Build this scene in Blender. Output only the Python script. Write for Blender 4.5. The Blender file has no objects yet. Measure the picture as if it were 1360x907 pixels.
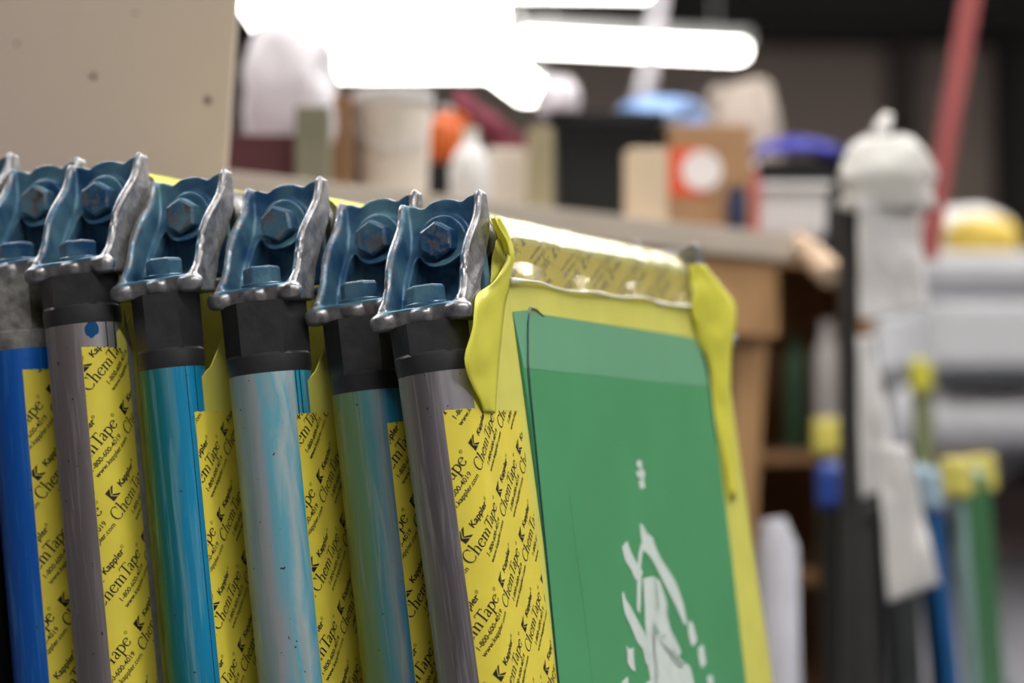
import bpy, bmesh, math, random
from mathutils import Vector, Matrix, noise
random.seed(7)
SC = bpy.context.scene
COL = SC.collection
PI = math.pi
FPX = 3022.0
CAM = Vector((0, 0, 0.75))
PITCH = math.atan((560 - 453.5) / FPX)
FW = Vector((0, math.cos(PITCH), math.sin(PITCH)))
UPV = Vector((0, -math.sin(PITCH), math.cos(PITCH)))
RT = Vector((1, 0, 0))
MM = 0.001

def ray(px, py):
    return FW + RT * ((px - 680) / FPX) + UPV * ((453.5 - py) / FPX)
def unproj(px, py, d):
    return CAM + ray(px, py) * d
def lin(c):
    c = c / 255.0
    return c / 12.92 if c <= 0.04045 else ((c + 0.055) / 1.055) ** 2.4
def rgb(r, g, b):
    return (lin(r), lin(g), lin(b), 1)

# ------------------------------------------------------------------ materials
def nodes(m):
    m.use_nodes = True
    nt = m.node_tree
    return nt, nt.nodes, nt.links, nt.nodes['Principled BSDF']

def mat(name, c, rough=0.6, metal=0.0, var=0.12, scale=14.0, bump=0.0, bscale=60.0, spec=0.5, trans=0.0):
    m = bpy.data.materials.new(name)
    nt, N, L, p = nodes(m)
    col = rgb(*c)
    p.inputs['Roughness'].default_value = rough
    p.inputs['Metallic'].default_value = metal
    p.inputs['Specular IOR Level'].default_value = spec
    tc = N.new('ShaderNodeTexCoord')
    no = N.new('ShaderNodeTexNoise'); no.inputs['Scale'].default_value = scale; no.inputs['Detail'].default_value = 5
    L.new(tc.outputs['Object'], no.inputs['Vector'])
    rp = N.new('ShaderNodeValToRGB')
    rp.color_ramp.elements[0].position = 0.3; rp.color_ramp.elements[1].position = 0.7
    rp.color_ramp.elements[0].color = tuple(x * (1 - var) for x in col[:3]) + (1,)
    rp.color_ramp.elements[1].color = tuple(min(1, x * (1 + var)) for x in col[:3]) + (1,)
    L.new(no.outputs['Fac'], rp.inputs['Fac'])
    L.new(rp.outputs['Color'], p.inputs['Base Color'])
    if bump:
        n2 = N.new('ShaderNodeTexNoise'); n2.inputs['Scale'].default_value = bscale; n2.inputs['Detail'].default_value = 4
        L.new(tc.outputs['Object'], n2.inputs['Vector'])
        bp = N.new('ShaderNodeBump'); bp.inputs['Strength'].default_value = bump; bp.inputs['Distance'].default_value = 0.002
        L.new(n2.outputs['Fac'], bp.inputs['Height']); L.new(bp.outputs['Normal'], p.inputs['Normal'])
    if trans:
        tr = N.new('ShaderNodeBsdfTranslucent'); L.new(rp.outputs['Color'], tr.inputs['Color'])
        mx = N.new('ShaderNodeMixShader'); mx.inputs[0].default_value = trans
        out = N['Material Output']
        L.new(p.outputs[0], mx.inputs[1]); L.new(tr.outputs[0], mx.inputs[2]); L.new(mx.outputs[0], out.inputs['Surface'])
    return m

def emit(name, c, s):
    m = bpy.data.materials.new(name); m.use_nodes = True
    nt = m.node_tree; nt.nodes.clear()
    e = nt.nodes.new('ShaderNodeEmission'); e.inputs[0].default_value = rgb(*c); e.inputs[1].default_value = s
    o = nt.nodes.new('ShaderNodeOutputMaterial'); nt.links.new(e.outputs[0], o.inputs[0])
    return m

def math_node(nt, op, a, b=None, clamp=False):
    n = nt.nodes.new('ShaderNodeMath'); n.operation = op; n.use_clamp = clamp
    for i, v in enumerate((a, b)):
        if v is None: continue
        if isinstance(v, (int, float)): n.inputs[i].default_value = v
        else: nt.links.new(v, n.inputs[i])
    return n.outputs[0]

def tube_mat(name, base, stops, streak=0.28, metal=0.6, rough=0.33, seam=False, seed=0.0, blot=None, extra=None):
    """aluminium tube with ink stains along its length, some stops paint in reflections and shading; stops = (position across the visible face, colour)"""
    m = bpy.data.materials.new(name)
    nt, N, L, p = nodes(m)
    at = N.new('ShaderNodeAttribute'); at.attribute_name = 'across'
    q = at.outputs['Fac']
    tc = N.new('ShaderNodeTexCoord')
    mp = N.new('ShaderNodeMapping'); mp.inputs['Scale'].default_value = (60, 60, 9); mp.inputs['Location'].default_value = (seed, seed * 2, seed * 3)
    L.new(tc.outputs['Object'], mp.inputs['Vector'])
    no = N.new('ShaderNodeTexNoise'); no.inputs['Scale'].default_value = 1.0; no.inputs['Detail'].default_value = 6; no.inputs['Roughness'].default_value = 0.62
    no.inputs['Distortion'].default_value = 0.6
    L.new(mp.outputs[0], no.inputs['Vector'])
    n0 = math_node(nt, 'SUBTRACT', no.outputs['Fac'], 0.5)
    n1 = math_node(nt, 'MULTIPLY', n0, streak * 2)
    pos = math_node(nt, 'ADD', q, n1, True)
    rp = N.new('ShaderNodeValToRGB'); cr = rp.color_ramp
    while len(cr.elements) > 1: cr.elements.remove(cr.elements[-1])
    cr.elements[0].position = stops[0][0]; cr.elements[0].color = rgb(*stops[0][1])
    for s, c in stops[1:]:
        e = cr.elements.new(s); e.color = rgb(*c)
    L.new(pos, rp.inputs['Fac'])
    # pale scratches and grime along the tube
    mp2 = N.new('ShaderNodeMapping'); mp2.inputs['Scale'].default_value = (330, 330, 14); mp2.inputs['Location'].default_value = (seed, 0, seed)
    L.new(tc.outputs['Object'], mp2.inputs['Vector'])
    n3 = N.new('ShaderNodeTexNoise'); n3.inputs['Scale'].default_value = 1; n3.inputs['Detail'].default_value = 5; n3.inputs['Distortion'].default_value = 0.8
    L.new(mp2.outputs[0], n3.inputs['Vector'])
    r3 = N.new('ShaderNodeValToRGB'); r3.color_ramp.elements[0].position = 0.54; r3.color_ramp.elements[1].position = 0.72
    r3.color_ramp.elements[0].color = (0, 0, 0, 1); r3.color_ramp.elements[1].color = (.72, .72, .72, 1)
    L.new(n3.outputs['Fac'], r3.inputs['Fac'])
    mx = N.new('ShaderNodeMix'); mx.data_type = 'RGBA'
    L.new(r3.outputs['Color'], mx.inputs['Factor']); L.new(rp.outputs['Color'], mx.inputs[6]); mx.inputs[7].default_value = rgb(*base)
    cur = mx.outputs[2]
    # small dark specks
    vo = N.new('ShaderNodeTexNoise'); vo.inputs['Scale'].default_value = 260; vo.inputs['Detail'].default_value = 2
    L.new(tc.outputs['Object'], vo.inputs['Vector'])
    sp = math_node(nt, 'GREATER_THAN', vo.outputs['Fac'], 0.735)
    mx2 = N.new('ShaderNodeMix'); mx2.data_type = 'RGBA'
    L.new(sp, mx2.inputs['Factor']); L.new(cur, mx2.inputs[6]); mx2.inputs[7].default_value = rgb(70, 66, 80)
    cur = mx2.outputs[2]
    if seam:
        for s0 in seam:
            d = math_node(nt, 'ABSOLUTE', math_node(nt, 'SUBTRACT', q, s0))
            f = math_node(nt, 'LESS_THAN', d, 0.006)
            mm = N.new('ShaderNodeMix'); mm.data_type = 'RGBA'
            L.new(f, mm.inputs['Factor']); L.new(cur, mm.inputs[6]); mm.inputs[7].default_value = rgb(30, 50, 70)
            cur = mm.outputs[2]
    if blot:
        for (bx, by, bz, br, bc) in blot:
            vm = N.new('ShaderNodeVectorMath'); vm.operation = 'DISTANCE'
            L.new(tc.outputs['Object'], vm.inputs[0]); vm.inputs[1].default_value = (bx, by, bz)
            dd = math_node(nt, 'ADD', vm.outputs['Value'], math_node(nt, 'MULTIPLY', n0, 0.026))
            f = math_node(nt, 'LESS_THAN', dd, br)
            mm = N.new('ShaderNodeMix'); mm.data_type = 'RGBA'
            L.new(f, mm.inputs['Factor']); L.new(cur, mm.inputs[6]); mm.inputs[7].default_value = rgb(*bc)
            cur = mm.outputs[2]
    L.new(cur, p.inputs['Base Color'])
    p.inputs['Metallic'].default_value = metal
    rr = math_node(nt, 'ADD', math_node(nt, 'MULTIPLY', no.outputs['Fac'], 0.25), rough - 0.12)
    L.new(rr, p.inputs['Roughness'])
    bp = N.new('ShaderNodeBump'); bp.inputs['Strength'].default_value = 0.12; bp.inputs['Distance'].default_value = 0.001
    L.new(n3.outputs['Fac'], bp.inputs['Height']); L.new(bp.outputs['Normal'], p.inputs['Normal'])
    return m

def casting_mat():
    m = bpy.data.materials.new('worn_blue_casting')
    nt, N, L, p = nodes(m)
    at = N.new('ShaderNodeAttribute'); at.attribute_name = 'paint'
    tc = N.new('ShaderNodeTexCoord'); oi = N.new('ShaderNodeObjectInfo')
    ad = N.new('ShaderNodeVectorMath'); ad.operation = 'ADD'
    L.new(tc.outputs['Object'], ad.inputs[0])
    rv = math_node(nt, 'MULTIPLY', oi.outputs['Random'], 37.0)
    cb = N.new('ShaderNodeCombineXYZ'); L.new(rv, cb.inputs[0]); L.new(rv, cb.inputs[1])
    L.new(cb.outputs[0], ad.inputs[1])
    no = N.new('ShaderNodeTexNoise'); no.inputs['Scale'].default_value = 130; no.inputs['Detail'].default_value = 8; no.inputs['Roughness'].default_value = 0.65
    L.new(ad.outputs[0], no.inputs['Vector'])
    n2 = N.new('ShaderNodeTexNoise'); n2.inputs['Scale'].default_value = 45; n2.inputs['Detail'].default_value = 5
    L.new(ad.outputs[0], n2.inputs['Vector'])
    a = math_node(nt, 'ADD', at.outputs['Fac'], math_node(nt, 'MULTIPLY', math_node(nt, 'SUBTRACT', no.outputs['Fac'], 0.5), 1.5))
    r = N.new('ShaderNodeValToRGB'); r.color_ramp.elements[0].position = 0.32; r.color_ramp.elements[1].position = 0.6
    L.new(a, r.inputs['Fac'])
    blue = N.new('ShaderNodeValToRGB')
    blue.color_ramp.elements[0].position = 0.35; blue.color_ramp.elements[0].color = rgb(30, 74, 116)
    blue.color_ramp.elements[1].position = 0.66; blue.color_ramp.elements[1].color = rgb(92, 134, 154)
    L.new(n2.outputs['Fac'], blue.inputs['Fac'])
    steel = N.new('ShaderNodeValToRGB')
    steel.color_ramp.elements[0].position = 0.3; steel.color_ramp.elements[0].color = rgb(118, 118, 124)
    steel.color_ramp.elements[1].position = 0.7; steel.color_ramp.elements[1].color = rgb(192, 192, 196)
    L.new(no.outputs['Fac'], steel.inputs['Fac'])
    mx = N.new('ShaderNodeMix'); mx.data_type = 'RGBA'
    L.new(r.outputs['Color'], mx.inputs['Factor']); L.new(steel.outputs['Color'], mx.inputs[6]); L.new(blue.outputs['Color'], mx.inputs[7])
    L.new(mx.outputs[2], p.inputs['Base Color'])
    L.new(math_node(nt, 'SUBTRACT', 0.85, math_node(nt, 'MULTIPLY', r.outputs['Color'], 0.6)), p.inputs['Metallic'])
    L.new(math_node(nt, 'ADD', 0.26, math_node(nt, 'MULTIPLY', no.outputs['Fac'], 0.26)), p.inputs['Roughness'])
    bp = N.new('ShaderNodeBump'); bp.inputs['Strength'].default_value = 0.35; bp.inputs['Distance'].default_value = 0.0008
    n4 = N.new('ShaderNodeTexNoise'); n4.inputs['Scale'].default_value = 420; n4.inputs['Detail'].default_value = 4
    L.new(ad.outputs[0], n4.inputs['Vector'])
    L.new(n4.outputs['Fac'], bp.inputs['Height']); L.new(bp.outputs['Normal'], p.inputs['Normal'])
    return m

def clear_tape_mat():
    m = bpy.data.materials.new('clear_packing_tape'); m.use_nodes = True
    nt = m.node_tree; N = nt.nodes; L = nt.links; N.clear()
    out = N.new('ShaderNodeOutputMaterial')
    tr = N.new('ShaderNodeBsdfTransparent'); tr.inputs[0].default_value = (.97, .97, .95, 1)
    gl = N.new('ShaderNodeBsdfGlossy'); gl.inputs['Roughness'].default_value = 0.16; gl.inputs['Color'].default_value = (1, 1, 1, 1)
    tc = N.new('ShaderNodeTexCoord')
    mp = N.new('ShaderNodeMapping'); mp.inputs['Scale'].default_value = (60, 18, 60)
    L.new(tc.outputs['Object'], mp.inputs[0])
    no = N.new('ShaderNodeTexNoise'); no.inputs['Scale'].default_value = 1.6; no.inputs['Detail'].default_value = 5
    L.new(mp.outputs[0], no.inputs['Vector'])
    bp = N.new('ShaderNodeBump'); bp.inputs['Strength'].default_value = 0.28; bp.inputs['Distance'].default_value = 0.003
    L.new(no.outputs['Fac'], bp.inputs['Height']); L.new(bp.outputs['Normal'], gl.inputs['Normal'])
    fr = N.new('ShaderNodeFresnel'); fr.inputs['IOR'].default_value = 1.5
    L.new(bp.outputs['Normal'], fr.inputs['Normal'])
    f = math_node(nt, 'ADD', math_node(nt, 'MULTIPLY', fr.outputs[0], .6), 0.02, True)
    mx = N.new('ShaderNodeMixShader'); L.new(f, mx.inputs[0]); L.new(tr.outputs[0], mx.inputs[1]); L.new(gl.outputs[0], mx.inputs[2])
    df = N.new('ShaderNodeBsdfDiffuse'); df.inputs[0].default_value = (.9, .9, .88, 1)
    m2 = N.new('ShaderNodeMixShader'); m2.inputs[0].default_value = 0.08
    L.new(mx.outputs[0], m2.inputs[1]); L.new(df.outputs[0], m2.inputs[2]); L.new(m2.outputs[0], out.inputs[0])
    return m

M = {}
M['casting'] = casting_mat()
M['plug'] = mat('black_plastic_plug', (44, 45, 48), 0.42, 0, .25, 90, .15, 200)
M['plug_scraped'] = mat('scraped_metal_plug', (150, 150, 148), 0.4, .6, .45, 130, .3, 260)
M['yellow_mesh'] = mat('yellow_polyester_mesh', (222, 220, 106), 0.45, 0, .05, 30, .04, 900, .4, .12)
M['yellow_film'] = mat('bright_yellow_film', (236, 234, 88), 0.4, 0, .06, 25, .05, 120, .5, .25)
M['tape'] = mat('yellow_printed_tape', (228, 213, 78), 0.42, 0, .05, 35, .05, 150, .4)
M['ink'] = mat('black_tape_ink', (26, 20, 18), 0.5, 0, .1)
M['green'] = mat('green_emulsion', (76, 156, 106), 0.32, 0, .06, 16, .02, 100, .5)
M['green_pale'] = mat('pale_green', (108, 170, 134), 0.32, 0, .05, 16)
M['line'] = mat('dark_blockout_line', (22, 60, 58), 0.4)
M['stencil'] = mat('white_open_stencil', (206, 220, 216), 0.5, 0, .06, 90)
M['fray'] = mat('grey_frayed_mesh', (150, 150, 140), .7, 0, .25, 120, .3, 300)
M['clear'] = clear_tape_mat()
M['white_edge'] = mat('whitened_tape_edge', (240, 240, 232), 0.4, 0, .05)
M['alu'] = tube_mat('bare_tube', (170, 168, 170), [(0, (128, 126, 130)), (1, (142, 141, 144))])

# ------------------------------------------------------------------ mesh helpers
def finish(bm, name, materials, parent=None, smooth=None, loc=None, rotz=0.0):
    me = bpy.data.meshes.new(name)
    bmesh.ops.recalc_face_normals(bm, faces=bm.faces)
    bm.to_mesh(me); bm.free()
    return link(me, name, materials, parent, smooth, loc, rotz)

def link(me, name, materials, parent=None, smooth=None, loc=None, rotz=0.0):
    if materials is not None:
        for m in (materials if isinstance(materials, (list, tuple)) else [materials]):
            me.materials.append(m)
    o = bpy.data.objects.new(name, me); COL.objects.link(o)
    if parent is not None: o.parent = parent
    if loc is not None: o.location = loc
    o.rotation_euler.z = rotz
    if smooth is not None:
        me.polygons.foreach_set('use_smooth', [True] * len(me.polygons))
        if smooth < 180:
            try: me.set_sharp_from_angle(angle=math.radians(smooth))
            except Exception: pass
    return o

def tag(o, label=None, cat=None, group=None, kind=None):
    if label: o['label'] = label
    if cat: o['category'] = cat
    if group: o['group'] = group
    if kind: o['kind'] = kind
    return o

def empty(name, loc, label, cat, group=None, mtx=None):
    o = bpy.data.objects.new(name, None); COL.objects.link(o)
    o.empty_display_size = 0.05
    if mtx is not None: o.matrix_world = mtx
    else: o.location = loc
    return tag(o, label, cat, group)

def add_box(bm, x0, x1, y0, y1, z0, z1, bev=0.0, mx=None, taper=1.0):
    vs = []
    cx, cy = (x0 + x1) / 2, (y0 + y1) / 2
    for z, k in ((z0, taper), (z1, 1.0)):
        for x, y in ((x0, y0), (x1, y0), (x1, y1), (x0, y1)):
            v = Vector((cx + (x - cx) * k, cy + (y - cy) * k, z))
            vs.append(bm.verts.new(mx @ v if mx else v))
    fs = [(0, 3, 2, 1), (4, 5, 6, 7), (0, 1, 5, 4), (1, 2, 6, 5), (2, 3, 7, 6), (3, 0, 4, 7)]
    faces = [bm.faces.new([vs[i] for i in f]) for f in fs]
    if bev:
        es = list({e for f in faces for e in f.edges})
        bmesh.ops.bevel(bm, geom=es, offset=bev, segments=2, affect='EDGES', profile=0.6)
    return faces

def add_prism(bm, poly, f):
    """poly: list of 2-D points; f(u,v,k) -> 3-D for k in (0,1)"""
    a = [bm.verts.new(f(u, v, 0)) for u, v in poly]
    b = [bm.verts.new(f(u, v, 1)) for u, v in poly]
    n = len(poly)
    bm.faces.new(a); bm.faces.new(list(reversed(b)))
    for i in range(n):
        bm.faces.new([a[i], b[i], b[(i + 1) % n], a[(i + 1) % n]])

def add_lathe(bm, prof, seg=32, mx=None, cap=True):
    rings = []
    for r, z in prof:
        ring = []
        for i in range(seg):
            a = 2 * PI * i / seg
            v = Vector((r * math.cos(a), r * math.sin(a), z))
            ring.append(bm.verts.new(mx @ v if mx else v))
        rings.append(ring)
    for a, b in zip(rings, rings[1:]):
        for i in range(seg):
            bm.faces.new([a[i], a[(i + 1) % seg], b[(i + 1) % seg], b[i]])
    if cap:
        bm.faces.new(list(reversed(rings[0]))); bm.faces.new(rings[-1])
    return rings

def add_hex(bm, R, h, mx, chamf=0.0015):
    add_lathe(bm, [(R, 0), (R, h - chamf), (R - chamf * 1.3, h)], 6, mx)

def add_tube(bm, pts, rad, seg=10):
    prev = None
    n = len(pts)
    for i, p in enumerate(pts):
        t = (pts[min(i + 1, n - 1)] - pts[max(i - 1, 0)]).normalized()
        ref = Vector((0, 0, 1)) if abs(t.z) < .9 else Vector((1, 0, 0))
        a = t.cross(ref).normalized(); b = t.cross(a)
        rr = rad[i] if isinstance(rad, (list, tuple)) else rad
        ring = [bm.verts.new(p + a * (rr * math.cos(2 * PI * k / seg)) + b * (rr * math.sin(2 * PI * k / seg))) for k in range(seg)]
        if prev:
            for k in range(seg):
                bm.faces.new([prev[k], prev[(k + 1) % seg], ring[(k + 1) % seg], ring[k]])
        else:
            bm.faces.new(list(reversed(ring)))
        prev = ring
    bm.faces.new(prev)

def grid_sheet(bm, nu, nv, f, thick=None, mat_index=0):
    """sheet of (nu+1)x(nv+1) points f(u,v)->Vector; thick gives it a back side"""
    top = [[bm.verts.new(f(i / nu, j / nv)) for j in range(nv + 1)] for i in range(nu + 1)]
    for i in range(nu):
        for j in range(nv):
            fc = bm.faces.new([top[i][j], top[i + 1][j], top[i + 1][j + 1], top[i][j + 1]])
            fc.material_index = mat_index
    return top

def solidify(o, t, offset=-1):
    md = o.modifiers.new('thickness', 'SOLIDIFY'); md.thickness = t; md.offset = offset
    return md

def evaluated(o):
    dg = bpy.context.evaluated_depsgraph_get()
    me = bpy.data.meshes.new_from_object(o.evaluated_get(dg))
    old = o.data
    bpy.data.objects.remove(o); bpy.data.meshes.remove(old)
    return me

# ------------------------------------------------------------------ the cast corner bracket (one mesh, shared)
HB = 74.0
W = 26.0
FE = [(-12.5, 0), (-12, 5), (-8, 10), (-2.5, 15), (1.5, 21), (4, 27), (7, 34), (12, 41), (18, 47), (25, 53), (31, 58.5), (35.5, 65), (38, 71), (41, 74)]
BE = [(47.5, 74), (47.5, 58), (44, 48), (37, 39), (30, 30), (23, 21), (18, 12), (14, 5), (13, 0)]
def top_edge(x):
    return 73.4 - 2.8 * math.exp(-((abs(x) - 12) / 4.2) ** 2) + .5 * math.exp(-(x / 5) ** 2)
def bracket_mesh():
    bm = bmesh.new()
    k = MM
    # base plate over the side tube
    add_box(bm, -(W - 1) * k, (W - 1) * k, -11.5 * k, 14 * k, -.5 * k, 9.6 * k)
    # back wall: bowl-shaped, sweeping back and up to the scalloped top edge
    inner = [(13, 6), (14.5, 18), (18.5, 26), (26, 35), (34, 45), (39, 55), (40.5, 66)]
    wall = [p for p in BE if p[1] <= 64] + inner
    wall = [(47.5, 66)] + wall
    add_prism(bm, wall, lambda u, v, s: Vector((-23.5 + 47 * s, u, v)) * k)
    top = [(x, top_edge(x)) for x in [-(W - .5) + (2 * W - 1) * i / 48 for i in range(49)]]
    add_prism(bm, [(-(W - .5), 60)] + top + [(W - .5, 60)], lambda u, v, s: Vector((u, 40.5 + 7 * s, v)) * k)
    add_box(bm, -21.5 * k, 21.5 * k, 39.5 * k, 47 * k, 12 * k, 48 * k); add_box(bm, -21.5 * k, 21.5 * k, 13 * k, 47 * k, 4 * k, 9 * k)
    add_prism(bm, [(14, 5), (47, 5), (47, 60), (40, 57), (35, 46), (27, 36), (19.5, 27), (15.5, 18)], lambda u, v, q: Vector((-21.8 + 4.6 * q, u, v)) * k)
    # side flanges: S-shaped bands
    for s in (-1, 1):
        def fl(u, v, t, s=s):
            flare = 1.0 * math.exp(-(v / 10) ** 2) - .9 * math.exp(-((v - 30) / 16) ** 2)
            return Vector((s * (21.2 + (W - 21.2) * t + flare), u, v)) * k
        add_prism(bm, FE + BE, fl)
        pts = [Vector((s * (24.0 + 1.0 * math.exp(-(v / 10) ** 2) - .9 * math.exp(-((v - 30) / 16) ** 2)), u + .6, v)) * k for u, v in FE]
        add_tube(bm, pts, [2.6 * k] * len(pts), 8)
    # lobes along the front lip
    for x, r in ((-22.6, 7.2), (1, 6.8), (22.6, 7.2)):
        mxx = Matrix.Translation(Vector((x, -9.3, 4.5)) * k) @ Matrix.Diagonal((1.15, .8, .9, 1))
        add_lathe(bm, [(r * .5 * k, -r * .85 * k), (r * .88 * k, -r * .6 * k), (r * k, -r * .1 * k), (r * .95 * k, r * .35 * k), (r * .55 * k, r * .7 * k)], 16, mxx)
    # bolt boss on the back wall, washer boss on the base
    add_lathe(bm, [(16 * k, 0), (15.2 * k, 8.5 * k), (14.6 * k, 9.2 * k)], 32, Matrix.Translation(Vector((0, 44, 49)) * k) @ Matrix.Rotation(PI / 2, 4, 'X'))
    add_lathe(bm, [(12.5 * k, 7 * k), (12 * k, 9 * k)], 28, Matrix.Translation((0, 1.5 * k, 0)))
    # fillets along the flanges
    for s in (-1, 1):
        add_prism(bm, [(0, 0), (5, 0), (1.8, 1.8), (0, 5)], lambda u, v, q, s=s: Vector((s * (22 - u), -8 + 22 * q, 8 + v)) * k)
    bmesh.ops.recalc_face_normals(bm, faces=bm.faces)
    me = bpy.data.meshes.new('bracket_tmp'); bm.to_mesh(me); bm.free()
    o = bpy.data.objects.new('bracket_tmp', me); COL.objects.link(o)
    r = o.modifiers.new('r', 'REMESH'); r.mode = 'VOXEL'; r.voxel_size = 0.00078; r.use_smooth_shade = True
    # pocket under the boss, round the lower bolt
    cb = bmesh.new()
    arch = [(15.5, 9.5), (16.5, 14), (16.5, 38.5)] + [(16.2 * math.cos(a), 50 - 16.2 * math.sin(a)) for a in [PI * i / 14 for i in range(2, 13)]] + [(-16.5, 38.5), (-16.5, 14), (-15.5, 9.5)]
    add_prism(cb, arch, lambda u, v, q: Vector((u, 3 + 37.5 * q, v)) * k)
    bmesh.ops.recalc_face_normals(cb, faces=cb.faces)
    cme = bpy.data.meshes.new('pocket_tmp'); cb.to_mesh(cme); cb.free()
    co_ = bpy.data.objects.new('pocket_tmp', cme); COL.objects.link(co_)
    bo = o.modifiers.new('b', 'BOOLEAN'); bo.operation = 'DIFFERENCE'; bo.object = co_; bo.solver = 'EXACT'
    r2 = o.modifiers.new('r2', 'REMESH'); r2.mode = 'VOXEL'; r2.voxel_size = 0.0008; r2.use_smooth_shade = True
    sm = o.modifiers.new('s', 'SMOOTH'); sm.factor = 0.5; sm.iterations = 5
    me = evaluated(o); me.name = 'corner_bracket'
    bpy.data.objects.remove(co_); bpy.data.meshes.remove(cme)
    at = me.attributes.new('paint', 'FLOAT', 'POINT')
    import bisect
    def front(z):
        for (y0, z0), (y1, z1) in zip(FE, FE[1:]):
            if z0 <= z <= z1: return y0 + (y1 - y0) * (z - z0) / max(1e-6, z1 - z0)
        return FE[-1][0] if z > 74 else FE[0][0]
    vals = []
    for v in me.vertices:
        x, y, z = [c / k for c in v.co]; n = v.normal
        inside = 1.0
        ax = abs(x); dy = y - front(z)
        if dy < 1.6 and ax > 20.6: inside = 0.50 if ax < 23.6 else 0.22
        if ax > 24.6 or (x * n.x > 0 and abs(n.x) > .7 and ax > 22.5): inside = -0.1
        if n.y > .5 and y > 12: inside = -0.2
        if z < 7.6 and y < -7.5: inside = 0.22 if n.y < -.2 else .5
        if n.z < -0.5 and z < 4: inside = -0.1
        if z > 68 and n.z > .6: inside = 0.36
        vals.append(inside)
    at.data.foreach_set('value', vals)
    me.materials.clear()
    me.materials.append(M['casting'])
    me.polygons.foreach_set('use_smooth', [True] * len(me.polygons))
    return me

def bolt_mesh(h, with_washer):
    bm = bmesh.new(); k = MM
    if with_washer:
        add_lathe(bm, [(12.6 * k, 0), (12.6 * k, 1.6 * k), (11.8 * k, 2.2 * k)], 36)
    add_hex(bm, 11.0 * k, (h + 2.0) * k, Matrix.Identity(4), 0.0013)
    bmesh.ops.inset_individual(bm, faces=[f for f in bm.faces if f.calc_center_median().z > (h + 1.9) * k], thickness=.0016)
    bmesh.ops.bevel(bm, geom=[e for e in bm.edges if e.calc_length() > 4 * k and max(Vector((v.co.x, v.co.y)).length for v in e.verts) > .0088], offset=0.0005, segments=2, affect='EDGES')
    bmesh.ops.recalc_face_normals(bm, faces=bm.faces)
    me = bpy.data.meshes.new('bolt')
    bm.to_mesh(me); bm.free()
    at = me.attributes.new('paint', 'FLOAT', 'POINT')
    at.data.foreach_set('value', [0.55 if v.co.z > (h + .3) * k and Vector((v.co.x, v.co.y)).length > 8.6 * k else 1.12 for v in me.vertices])
    me.materials.append(M['casting'])
    return me

BR = bracket_mesh()
BOLT_V = bolt_mesh(10.0, True)
BOLT_H = bolt_mesh(9.0, False)

# ------------------------------------------------------------------ lettering (built from strokes and the built-in outline letters)
def stroke(pts, ws):
    out = []
    n = len(pts)
    if not isinstance(ws, (list, tuple)): ws = [ws] * n
    L_, R_ = [], []
    for i in range(n):
        a = Vector(pts[max(0, i - 1)]); b = Vector(pts[min(n - 1, i + 1)])
        t = (b - a).normalized(); nn = Vector((-t.y, t.x))
        p = Vector(pts[i])
        L_.append(p + nn * ws[i] / 2); R_.append(p - nn * ws[i] / 2)
    for i in range(n - 1):
        out.append([tuple(R_[i]), tuple(R_[i + 1]), tuple(L_[i + 1]), tuple(L_[i])])
    return out
def arc(cx, cy, rx, ry, a0, a1, thick, thin, n=18):
    pts, ws = [], []
    for i in range(n + 1):
        a = math.radians(a0 + (a1 - a0) * i / n)
        pts.append((cx + rx * math.cos(a), cy + ry * math.sin(a)))
        ws.append(thin + (thick - thin) * abs(math.cos(a)) ** 1.3)
    return stroke(pts, ws)
TK, TN = 0.205, 0.09
def glyph(c):
    g = []
    serif = lambda x, y, w=.22: stroke([(x - w, y), (x + w, y)], .07)
    if c == 'C':
        g += arc(.74, .78, .64, .78, 45, 318, TK, TN, 26) + stroke([(1.17, 1.52), (1.22, 1.02)], .07); adv = 1.36
    elif c == 'h':
        g += stroke([(.25, 0), (.25, 1.66)], TK) + stroke([(.02, 1.52), (.3, 1.66)], .08) + serif(.25, .035)
        g += stroke([(.3, .7), (.45, .88), (.62, .95), (.76, .88), (.83, .68), (.83, 0)], [.06, .08, .1, .15, TK, TK]) + serif(.83, .035); adv = 1.1
    elif c == 'e':
        g += arc(.5, .48, .40, .47, 18, 330, TK, TN, 22) + stroke([(.12, .56), (.9, .62)], .08); adv = 1.0
    elif c == 'm':
        g += stroke([(.22, 0), (.22, .97)], TK) + stroke([(.0, .86), (.26, .98)], .08) + serif(.22, .035, .2)
        for x in (.22, .77):
            g += stroke([(x + .05, .7), (x + .18, .88), (x + .34, .95), (x + .48, .88), (x + .55, .68), (x + .55, 0)], [.06, .08, .1, .15, TK, TK]) + serif(x + .55, .035, .2)
        adv = 1.58
    elif c == 'T':
        g += stroke([(.02, 1.5), (1.22, 1.5)], .1) + stroke([(.05, 1.54), (.01, 1.24)], .08) + stroke([(1.19, 1.54), (1.23, 1.24)], .08)
        g += stroke([(.62, 0), (.62, 1.5)], TK) + serif(.62, .035, .26); adv = 1.02
    elif c == 'a':
        g += stroke([(.14, .74), (.24, .92), (.42, .97), (.56, .88), (.61, .7), (.61, .12), (.68, .04), (.82, .1)], [.12, .1, .09, .13, TK, TK, .12, .05])
        g += stroke([(.61, .58), (.36, .5), (.16, .36), (.12, .2), (.2, .06), (.36, .04), (.6, .2)], [.06, .09, .15, TK, .13, .09, .05]); adv = .84
    elif c == 'p':
        g += stroke([(.24, -.55), (.24, .97)], TK) + stroke([(.02, .86), (.28, .98)], .08) + serif(.24, -.53)
        g += arc(.56, .47, .38, .46, -150, 150, TK, TN, 20); adv = 1.08
    return g, adv
def serif_word(w):
    out, x = [], 0.0
    for c in w:
        g, adv = glyph(c)
        out += [[(px + x, py) for px, py in q] for q in g]
        x += adv
    return out, x
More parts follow.
